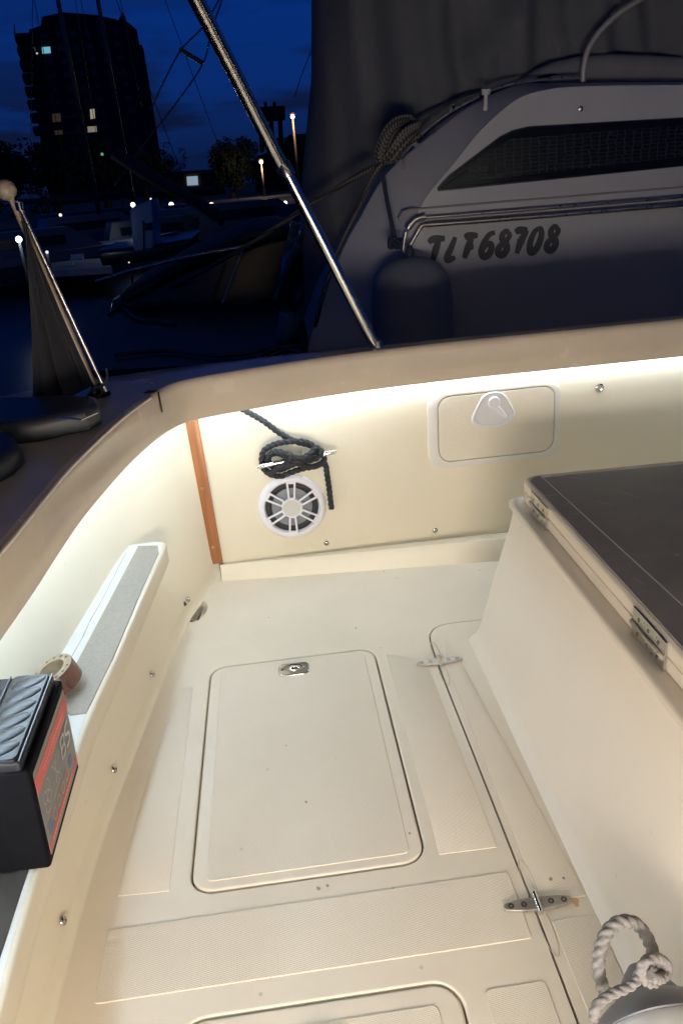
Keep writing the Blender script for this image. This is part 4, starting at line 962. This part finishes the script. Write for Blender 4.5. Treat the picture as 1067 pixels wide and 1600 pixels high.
# ================================================================== dark boats beyond our stern, left of the neighbour
def px_slab(name, pts, Y, depth, m, parent=None, bev=.03, o=None):
    o = o or V((0, 0, 0)); P_ = poly_px(pts, Y); mb = MB(); slab(mb, P_, -depth, 0, bev, 3, lambda x, z, d: V((x, Y-d, z))-o); return mb.build(name, m, parent, auto=50)
db = empty('covered_boat', atY(330, 560, 5.6)); d0 = db.location.copy(); tag(db, 'dark low boat under a navy cover just beyond our stern', 'boat')
px_slab('hull', [(175, 470), (270, 425), (345, 395), (395, 372), (470, 362), (500, 380), (500, 640), (140, 640)], 5.6, 1.8, m_blk, db, .05, d0)
px_slab('cover', [(185, 462), (280, 408), (345, 380), (392, 358), (440, 352), (470, 362), (430, 376), (350, 400), (270, 432), (190, 474)], 5.45, 1.6, m_navy, db, .05, d0)
def pxtube(name, pts, Y, r, m, parent, o): mb = MB(); mb.tube([p-o for p in cat([atY(x, y, Y) for x, y in pts], 5)], r, 8); return mb.build(name, m, parent, auto=0)
pxtube('trim_strip', [(344, 482), (356, 452), (370, 415), (386, 378)], 5.5, .007, m_steel2, db, d0)
pxtube('trim_strip', [(330, 478), (338, 448), (352, 410)], 5.5, .005, m_blk, db, d0)
pxtube('deck_rail', [(165, 510), (240, 492), (330, 488), (440, 470), (490, 452)], 5.4, .02, m_blk, db, d0)
pxtube('deck_rail', [(150, 440), (200, 424), (232, 416), (300, 400), (390, 384)], 5.4, .012, m_steel2, db, d0)
bg2 = empty('blue_tarpaulin', atY(470, 460, 4.6)); g0 = bg2.location.copy(); tag(bg2, 'creased blue tarpaulin hanging left of the cruiser stern behind the strut', 'tarpaulin')
mb = MB(); rows = []
for i in range(24):
    t = i/23; row = []
    for j in range(20):
        u = j/19; x = 455+u*60-t*28; y = 345+t*125+u*6; q = atY(x, y, 4.6+.06*math.sin(u*11+t*4)+.05*math.sin(t*9-u*5)+.03*noise.noise(V((u*6, t*6, 1)))); row.append(q-g0)
    rows.append(row)
mb.grid(rows); o = mb.build('tarp_sheet', mat('blue_tarp', (.02, .05, .10), .25, mottle=.4, mscale=10, bump=.8, bscale=14), bg2, auto=0); o.modifiers.new('t', 'SOLIDIFY').thickness = .004
bk = empty('bucket', atY(448, 525, 3.9)); k0 = bk.location.copy(); tag(bk, 'small bluish translucent container on the dark deck left of the strut foot', 'container')
c = atY(447, 520, 3.9)-k0; mb = MB(); mb.lathe([(.045, -.03), (.055, .06), (.058, .10), (.052, .10), (.048, .06), (.04, -.02)], Matrix.Translation(c) @ Matrix.Rotation(.35, 4, 'Y'), 24); mb.build('container_body', mat('blue_plastic', (.05, .10, .18), .2), bk)
# coiled hoses on the dark stern platform
pf = empty('stern_platform', atY(330, 575, 3.0)); f1 = pf.location.copy(); tag(pf, 'dark bathing platform with hoses lying between our stern and the next boats', 'platform')
mb = MB(); z_ = .46; a = [atz(60, 585, z_), atz(470, 560, z_), atz(500, 470, z_), atz(180, 478, z_)]
mb.rings([[V((p.x, p.y, z_-.06))-f1 for p in a], [V((p.x, p.y, z_))-f1 for p in a]]); mb.build('deck_board', mat('dark_platform', (.02, .022, .028), .5, mottle=.4, mscale=3, bump=.3, bscale=12), pf, False)
for pts in ([(170, 492), (190, 480), (215, 498), (250, 502), (275, 506)], [(220, 470), (245, 458), (270, 470), (240, 478), (205, 468)], [(180, 555), (260, 548), (340, 556), (420, 545), (470, 525)], [(420, 560), (445, 548), (470, 552), (440, 566), (405, 560), (430, 545), (465, 540)]):
    mb = MB(); mb.tube([q-f1 for q in cat([atz(x, y, z_+.016) for x, y in pts], 8)], .011, 8); mb.build('hose', mat('dark_hose', (.03, .035, .045), .5), pf, auto=0)

# ================================================================== harbour beyond
def frame(px, D):
    """spot D metres off along the sight line through column px at eye level; returns (origin at z=0 reference, right, away)"""
    yh = 283+(400-px)*.0875; r = ray(px, yh); a = V((r.x, r.y, 0)).normalized(); q = CO+a*D; return V((q.x, q.y, 0)), V((a.y, -a.x, 0)), a
def moored(px, D, L_, h_, m, label, cab=True, rz=0.0, mast=0):
    o0, ri, aw = frame(px, D); t = empty('moored_boat', (o0.x, o0.y, -.85), math.atan2(ri.y, ri.x)+rz); tag(t, label, 'boat', 'boats moored across the basin')
    R = []
    for u in (0, .15, .4, .7, .88, 1.0):
        x = L_*(u-.5); wd = L_*.16*(1-max(0, (u-.55)/.45)**2*.97); sh_ = h_*(1+.25*u*u)
        R.append([V((x, -wd*.6, -.1)), V((x+.0, -wd, sh_*.7)), V((x+.1*u*L_*.3, -wd*.98, sh_)), V((x+.1*u*L_*.3, wd*.98, sh_)), V((x, wd, sh_*.7)), V((x, wd*.6, -.1))])
    mb = MB(); mb.rings(R); mb.build('hull', m, t, auto=30)
    if cab:
        mb = MB(); M = None; mb.rings([[V((-L_*.28, -L_*.10, h_)), V((L_*.22, -L_*.09, h_)), V((L_*.22, L_*.09, h_)), V((-L_*.28, L_*.10, h_))], [V((-L_*.25, -L_*.085, h_*1.9)), V((L_*.08, -L_*.08, h_*1.9)), V((L_*.08, L_*.08, h_*1.9)), V((-L_*.25, L_*.085, h_*1.9))]]); cbn = mb.build('cabin', m, t, False)
        mb = MB(); mb.box((-L_*.22, -L_*.0975, h_*1.3), (L_*.06, -L_*.090, h_*1.65)); mb.build('window', m_blk, cbn, False)
    if mast:
        mb = MB(); mb.tube([V((0, 0, h_)), V((0, 0, h_+mast))], [.085, .06], 10); mm_ = mb.build('mast', m_mast, t)
        mb = MB(); mb.tube([V((0, -.7, h_+mast*.62)), V((0, .7, h_+mast*.62))], .03, 8); mb.tube([V((-.7, 0, h_+mast*.62)), V((.7, 0, h_+mast*.62))], .03, 8); mb.build('spreader', m_mast, mm_)
        mb = MB(); mb.tube([V((.1, 0, h_+1.2)), V((-L_*.36, 0, h_+1.3))], .09, 8); mb.build('boom', m_navy, mm_)
        mb = MB()
        for q in (V((L_*.48, 0, h_)), V((-L_*.48, 0, h_))): mb.tube([q, V((0, 0, h_+mast))], .014, 5)
        for s in (-1, 1): mb.tube([V((s*L_*.12, 0, h_)), V((s*.7, 0, h_+mast*.62)), V((0, 0, h_+mast))], .012, 5)
        mb.build('stays', m_mast, mm_, auto=0)
    return t
m_b1 = mat('far_boat_white', (.10, .115, .14), .4); m_b2 = mat('far_boat_dark', (.03, .04, .06), .4)
moored(150, 31, 8, .75, m_b1, 'sailing boat whose mast crosses the left side of the tower', True, .3, 15)
moored(206, 34, 9, .8, m_b2, 'sailing boat whose mast crosses the middle of the tower', True, -.2, 17)
moored(60, 24, 7, .7, m_b1, 'pale motor boat behind the flagstaff, left of the sailing boats', True, .1)
moored(250, 27, 7, .65, m_b2, 'dark motor boat right of the pale blue upright', True, .2)
moored(330, 30, 8, .72, m_b1, 'pale cabin boat below the round dark tree', True, -.15)
moored(400, 26, 7, .8, m_b2, 'dark cabin boat just left of the steel strut', True, .1)
moored(290, 40, 8, .7, m_b1, 'small pale boat farther back below the terrace house', True, .0)
moored(120, 40, 8, .75, m_b1, 'low pale boat farthest back in front of the tower foot', True, .0)
# rigging with a slanting spreader seen between tower and strut
rg_ = empty('sailboat_rigging', atY(240, 300, 14)); r0 = rg_.location.copy(); tag(rg_, 'thin stays with one dark spreader crossing the sky right of the tower', 'rigging')
pxtube('stay', [(348, -10), (317, 42), (283, 78), (255, 130), (236, 172)], 14, .012, m_mast, rg_, r0)
pxtube('stay', [(352, -14), (330, 50), (318, 98), (280, 155), (236, 212), (180, 290)], 14.2, .012, m_mast, rg_, r0)
pxtube('spreader', [(281, 77), (318, 99)], 14.05, .035, m_mast, rg_, r0)
pxtube('stay', [(492, 66), (474, 110), (460, 152)], 14, .007, m_mast, rg_, r0)
pxtube('boom', [(178, 238), (230, 272), (300, 312), (352, 345)], 13.8, .10, m_navy, rg_, r0)
# pale blue upright deckhouse, floodlit
dk = empty('deckhouse_boat', atY(222, 395, 17)); q0 = dk.location.copy(); tag(dk, 'pale blue upright boat superstructure catching harbour light left of centre', 'boat')
m_pb = mat('pale_blue_paint', (.20, .30, .42), .35)
px_slab('superstructure', [(203, 329), (210, 322), (237, 311), (241, 345), (241, 388), (209, 396)], 17, 1.2, m_pb, dk, .05, q0)
px_slab('window', [(227, 349), (238, 347), (238, 359), (227, 360)], 16.97, .05, m_blk, dk, .01, q0)
px_slab('door', [(223, 345), (225, 345), (226, 390), (224, 391)], 16.97, .05, m_blk, dk, .01, q0)
px_slab('hull', [(150, 392), (245, 382), (300, 372), (296, 392), (240, 408), (160, 416)], 17, 2.5, m_blk, dk, .08, q0)
# little floodlit pontoon with a white bench
pt = empty('pontoon', atz(110, 420, -.35)); p0 = pt.location.copy(); tag(pt, 'low floodlit pontoon deck at the left behind the flagstaff', 'pontoon')
a = [atz(60, 424, -.35), atz(175, 417, -.35), atz(168, 403, -.35), atz(60, 410, -.35)]
mb = MB(); mb.rings([[V((p.x, p.y, -.5))-p0 for p in a], [V((p.x, p.y, -.35))-p0 for p in a]]); mb.build('deck_board', mat('pontoon_grey', (.35, .36, .36), .7), pt, False)
bn = empty('bench', atz(123, 413, -.35)); n1_ = bn.location.copy(); tag(bn, 'small white bench on the floodlit pontoon', 'bench')
mb = MB(); mb.box((-.16, -.06, .13), (.16, .06, .16)); mb.build('seat', mat('bench_white', (.7, .7, .7), .5), bn, False)
mb = MB(); mb.box((-.16, .06, .13), (.16, .075, .24)); mb.build('backrest', mat('bench_white'), bn, False)
for s in (-1, 1): mb = MB(); mb.box((s*.14-.015, -.05, 0), (s*.14+.015, .05, .13)); mb.build('leg', mat('bench_white'), bn, False)

# tower
TD = 180.0; o0, ri, aw = frame(135, TD); tw = empty('tower_block', (o0.x, o0.y, 0), math.atan2(ri.y, ri.x)); tag(tw, 'tall dark apartment tower with stepped balconies and a few lit windows', 'building')
def TL(px, py):                                   # pixel -> local (x, z) on the tower front
    r = ray(px, py); k = ((o0-CO).x*aw.x+(o0-CO).y*aw.y)/(r.x*aw.x+r.y*aw.y); q = CO+r*k-o0; return q.x*ri.x+q.y*ri.y, q.z
def tprism(name, pts, d0_, d1_, m, parent=tw):
    P_ = [TL(x, y) for x, y in pts]; mb = MB(); mb.rings([[V((x, d1_, z)) for x, z in ccw(P_)], [V((x, d0_, z)) for x, z in ccw(P_)]]); return mb.build(name, m, parent, False)
body = tprism('wall', [(44, 80), (46, 46), (64, 40), (66, 26), (100, 19), (150, 23), (186, 31), (190, 20), (194, 20), (198, 33), (214, 46), (217, 62), (262, 330), (80, 330)], 0, 22, m_silh)
tprism('side_wing', [(214, 66), (224, 64), (227, 72), (268, 330), (240, 330)], 4, 20, m_silh)
for k in range(12):
    y = 54+k*20.5; x = 24+k*4.0
    if k >= 8: x += 8
    tprism('balcony', [(x, y+6), (x+1, y+1), (x+24, y), (x+30, y+12), (x+2, y+13)], -2.0, 5, m_silh)
for k in range(3):
    y = 182+k*25; tprism('facade_band', [(62+k*4, y), (150+k*4, y-4), (151+k*4, y+1), (63+k*4, y+5)], -.25, .3, m_silh2)
WN = []
for r_ in range(11):
    for c_ in range(6):
        x = 66+c_*22+r_*4.2; y = 52+r_*21+c_*-1.5; WN.append((x, y, 9, 8))
m_pane = mat('dark_pane', (.012, .014, .02), .2)
for (x, y, w_, h__) in WN: tprism('window', [(x, y), (x+w_, y-.6), (x+w_+.6, y+h__-.6), (x+.6, y+h__)], -.12, .2, m_pane)
for (x, y, w_, h__, c, s) in ((66, 74, 13, 10, (.25, .75, 1.0), .55), (47, 75, 9, 6, (.3, .4, .45), .06), (57, 83, 2, 2, (.8, .9, 1), .8), (141, 171, 7, 15, (1, .85, .6), .30), (137, 198, 14, 9, (1, .86, .66), .20), (82, 178, 13, 13, (1, .7, .4), .028), (56, 160, 5, 9, (1, .7, .4), .03), (86, 204, 12, 7, (1, .7, .4), .025)):
    tprism('lit_window', [(x, y), (x+w_, y-.8), (x+w_+1, y+h__-1), (x+1, y+h__)], -.3, .1, lit('window_glow_%d' % int(x), c, s))
# rooftop aerial
mb = MB(); x, z = TL(24, 60); x1, z1 = TL(23, 38); mb.tube([V((x, 0, z)), V((x1, 0, z1))], .12, 6); mb.build('aerial', m_silh, tw)
# low terrace house
o1, ri1, aw1 = frame(318, 110); th = empty('terrace_house', (o1.x, o1.y, 0), math.atan2(ri1.y, ri1.x)); tag(th, 'low reddish house with flat terrace roofs and one lit window', 'building')
def mk(o_, ri_, aw_):
    def f(px, py):
        r = ray(px, py); k = ((o_-CO).x*aw_.x+(o_-CO).y*aw_.y)/(r.x*aw_.x+r.y*aw_.y); q = CO+r*k-o_; return q.x*ri_.x+q.y*ri_.y, q.z
    return f
def fprism(f, name, pts, a_, b_, m, parent):
    P_ = ccw([f(x, y) for x, y in pts]); mb = MB(); mb.rings([[V((x, b_, z)) for x, z in P_], [V((x, a_, z)) for x, z in P_]]); return mb.build(name, m, parent, False)
f1_ = mk(o1, ri1, aw1); m_ter = mat('terracotta_wall', (.22, .10, .06), .9)
fprism(f1_, 'wall', [(258, 272), (345, 268), (360, 330), (230, 330)], 0, 8, m_ter, th)
fprism(f1_, 'roof', [(248, 270), (330, 265), (346, 269), (262, 274)], -1.5, 8, mat('roof_edge', (.25, .16, .10), .9), th)
fprism(f1_, 'balcony', [(232, 294), (335, 291), (336, 297), (234, 300)], -1.5, 2, mat('roof_edge'), th)
fprism(f1_, 'lit_window', [(292, 276), (309, 275), (310, 289), (293, 290)], -.2, .1, lit('house_window_glow', (.55, .75, 1.0), .42), th)
fprism(f1_, 'window', [(315, 276), (330, 275), (331, 288), (316, 289)], -.2, .1, m_pane, th)
# roof terrace block right of the strut
o2, ri2, aw2 = frame(430, 95); rb = empty('flat_roof_block', (o2.x, o2.y, 0), math.atan2(ri2.y, ri2.x)); tag(rb, 'dark flat roofed block with roof columns and chimneys left of the canvas', 'building')
f2_ = mk(o2, ri2, aw2)
fprism(f2_, 'roof_slab', [(398, 171), (404, 167), (445, 165), (446, 182), (402, 186)], 0, 6, m_silh, rb)
for x in (403, 420, 434): fprism(f2_, 'column', [(x, 183), (x+7, 182), (x+10, 236), (x+3, 238)], 1, 3, m_silh, rb)
for x in (413, 427): fprism(f2_, 'chimney', [(x, 168), (x-1, 158), (x+4, 157), (x+5, 167)], 1, 3, m_silh, rb)
fprism(f2_, 'wall', [(440, 228), (452, 210), (480, 208), (492, 330), (400, 332), (398, 246)], .5, 12, m_silh, rb)

def tree(px, D, w_, h_, label, base=-.05, top=None, seed=0, n=1500, name='tree', cz_=.62):
    random.seed(seed); o_, ri_, aw_ = frame(px, D); t = empty(name, (o_.x, o_.y, base)); tag(t, label, 'tree', 'dark trees behind the harbour')
    tr = h_*.42; mb = MB(); mb.tube([V((0, 0, 0)), V((.05*w_, 0, tr)), V((.02*w_, 0, h_*.75))], [.035*w_+.1, .03*w_, .012*w_], 8)
    for k in range(6):
        a = k*1.1; mb.tube([V((.04*w_, 0, tr*.9)), V((.25*w_*math.cos(a), .25*w_*math.sin(a), h_*.68))], [.02*w_, .006*w_], 6)
    mb.build('trunk', m_trunk, t)
    mb = MB(); cl_ = [(V((random.gauss(0, .22)*w_, random.gauss(0, .2)*w_, h_*(cz_+random.gauss(0, .15)))), random.uniform(.12, .24)*w_) for _ in range(26)]
    for k in range(n):
        c_, r_ = random.choice(cl_); d_ = V((random.gauss(0, 1), random.gauss(0, 1), random.gauss(0, 1))).normalized()*r_*random.uniform(.5, 1)
        p = c_+d_; p.z = min(p.z, h_); s = random.uniform(.02, .04)*w_; u = V((random.gauss(0, 1), random.gauss(0, 1), random.gauss(0, 1))).normalized()*s; v_ = u.orthogonal().normalized()*s*.7
        mb.add([p-u, p+v_, p+u, p-v_], [(0, 1, 2, 3)])
    mb.build('crown', m_leaf, t, False); return t
tree(362, 75, 4.4, 5.5, 'broad round dark tree just left of the steel strut', seed=1, n=6500, cz_=.58)
tree(274, 90, 2.6, 5.6, 'small dark tree above the terrace house roof', seed=2)
tree(20, 80, 7, 6.2, 'wide dark tree at the left edge below the tower', seed=3, n=2200)
tree(90, 78, 6, 5.8, 'dark tree hiding the left foot of the tower', seed=4, n=2000)
tree(165, 76, 6.5, 5.2, 'dark tree hiding the middle foot of the tower', seed=5, n=2000)
tree(225, 77, 5, 4.8, 'dark tree hiding the right foot of the tower', seed=6, n=1600)
tree(465, 85, 5.0, 4.9, 'dark tree beneath the brightest street lamp', seed=8, n=2000)
tree(415, 85, 5.5, 3.1, 'dark tree beneath the smaller street lamp', seed=9, n=1800)

# street lamps
def street_lamp(px, ytop, ybot, D, c, s, W_, label):
    a = atD(px, ytop, D); o_ = V((a.x, a.y, -.05)); t = empty('street_lamp', o_); tag(t, label, 'street lamp', 'lit street lamps on the quay')
    mb = MB(); mb.tube([V((0, 0, 0)), V((0, 0, a.z+.0))], [.09, .06], 10); mb.build('pole', mat('lamp_pole', (.16, .13, .1), .6), t)
    r_ = .0022*D
    mb = MB(); mb.lathe([(0, .18), (r_*1.5, .10), (r_*1.6, .02), (0, .02)], Matrix.Translation((0, 0, a.z+.05+r_*.5)), 14); mb.build('lamp_hood', m_silh, t)
    mb = MB(); mb.lathe([(r_*math.sin(q), -r_*math.cos(q)) for q in [math.pi*k/10 for k in range(11)]], Matrix.Translation((0, 0, a.z)), 16); mb.build('lamp_globe', lit('sodium_glow%s' % px, c, s), t)
    l = bpy.data.lights.new('street_lamp_light', 'POINT'); l.energy = W_; l.color = c; l.shadow_soft_size = .15; lo = bpy.data.objects.new('street_lamp_light', l); COL.objects.link(lo); lo.parent = t; lo.location = (0, -.5, a.z-r_*1.6)
street_lamp(457, 181, 220, 55, (1.0, .62, .30), 12.0, 170, 'brightest orange street lamp between the strut and the dark canvas')
street_lamp(408, 252, 285, 70, (1.0, .72, .42), 6.0, 170, 'smaller orange street lamp left of the steel strut')
# harbour lights
def hlight(px, py, D, rpx, c, s, label, W_=0):
    a = atD(px, py, D); o_ = V((a.x, a.y, -.05 if D > 44 else -.85)); t = empty('harbour_light', o_); tag(t, label, 'light', 'small lights about the harbour')
    r_ = rpx*D/1200; zt = a.z-o_.z
    mb = MB(); mb.tube([V((0, 0, 0)), V((0, 0, zt-r_*.8))], .02+.0004*D, 6); mb.build('post', m_silh, t)
    mb = MB(); mb.lathe([(r_*math.sin(q), -r_*math.cos(q)) for q in [math.pi*k/8 for k in range(9)]], Matrix.Translation((0, 0, zt)), 12); mb.build('bulb', lit('glow_%d_%d' % (px, py), c, s), t)
    if W_:
        l = bpy.data.lights.new('harbour_lamp_light', 'POINT'); l.energy = W_*4; l.color = c; l.shadow_soft_size = .08; lo = bpy.data.objects.new('harbour_lamp_light', l); COL.objects.link(lo); lo.parent = t; lo.location = (0, -r_*1.6, zt-r_*.2)
CW = (.75, .87, 1.0); WW = (1, .9, .7)
hlight(30, 374, 15, 4.2, CW, 9, 'brightest blue white light behind the flagstaff', 4)
hlight(208, 320, 24, 3.2, CW, 4, 'white light at the top left of the pale blue upright', 6)
hlight(268, 320, 42, 3.6, WW, 2.5, 'round white light left of the warm one', 4)
hlight(331, 322, 46, 5.0, (1, .88, .65), 2.0, 'largest warm white light under the round tree', 8)
hlight(446, 317, 40, 2.6, CW, 4, 'white light just right of the steel strut')
hlight(95, 336, 30, 2.2, WW, 1.2, 'upper of two faint lights above the pontoon')
hlight(95, 357, 30, 2.2, (1, .75, .6), 1.2, 'lower of two faint lights above the pontoon')
hlight(74, 394, 18, 2.0, CW, 1.5, 'small white light at the left end of the pontoon', .6)
hlight(272, 361, 35, 1.8, CW, 2.0, 'tiny light right of the pale blue upright')
hlight(316, 372, 30, 2.4, CW, 3.5, 'left of the two low lights in the middle')
hlight(363, 372, 30, 2.4, CW, 3.5, 'right of the two low lights in the middle')
hlight(387, 361, 32, 2.0, CW, 3.0, 'low light nearest the steel strut on its left')
hlight(278, 337, 50, 1.6, WW, .8, 'faint light in the row under the terrace house')
hlight(160, 241, 60, 2.0, (.3, 1, .5), .35, 'small green light below the lit tower windows')
hlight(236, 311, 42, 1.4, WW, 1.4, 'tiny warm light above the pale blue upright')
hlight(202, 410, 16, 1.2, WW, .8, 'tiny light low over the dark boat rail')
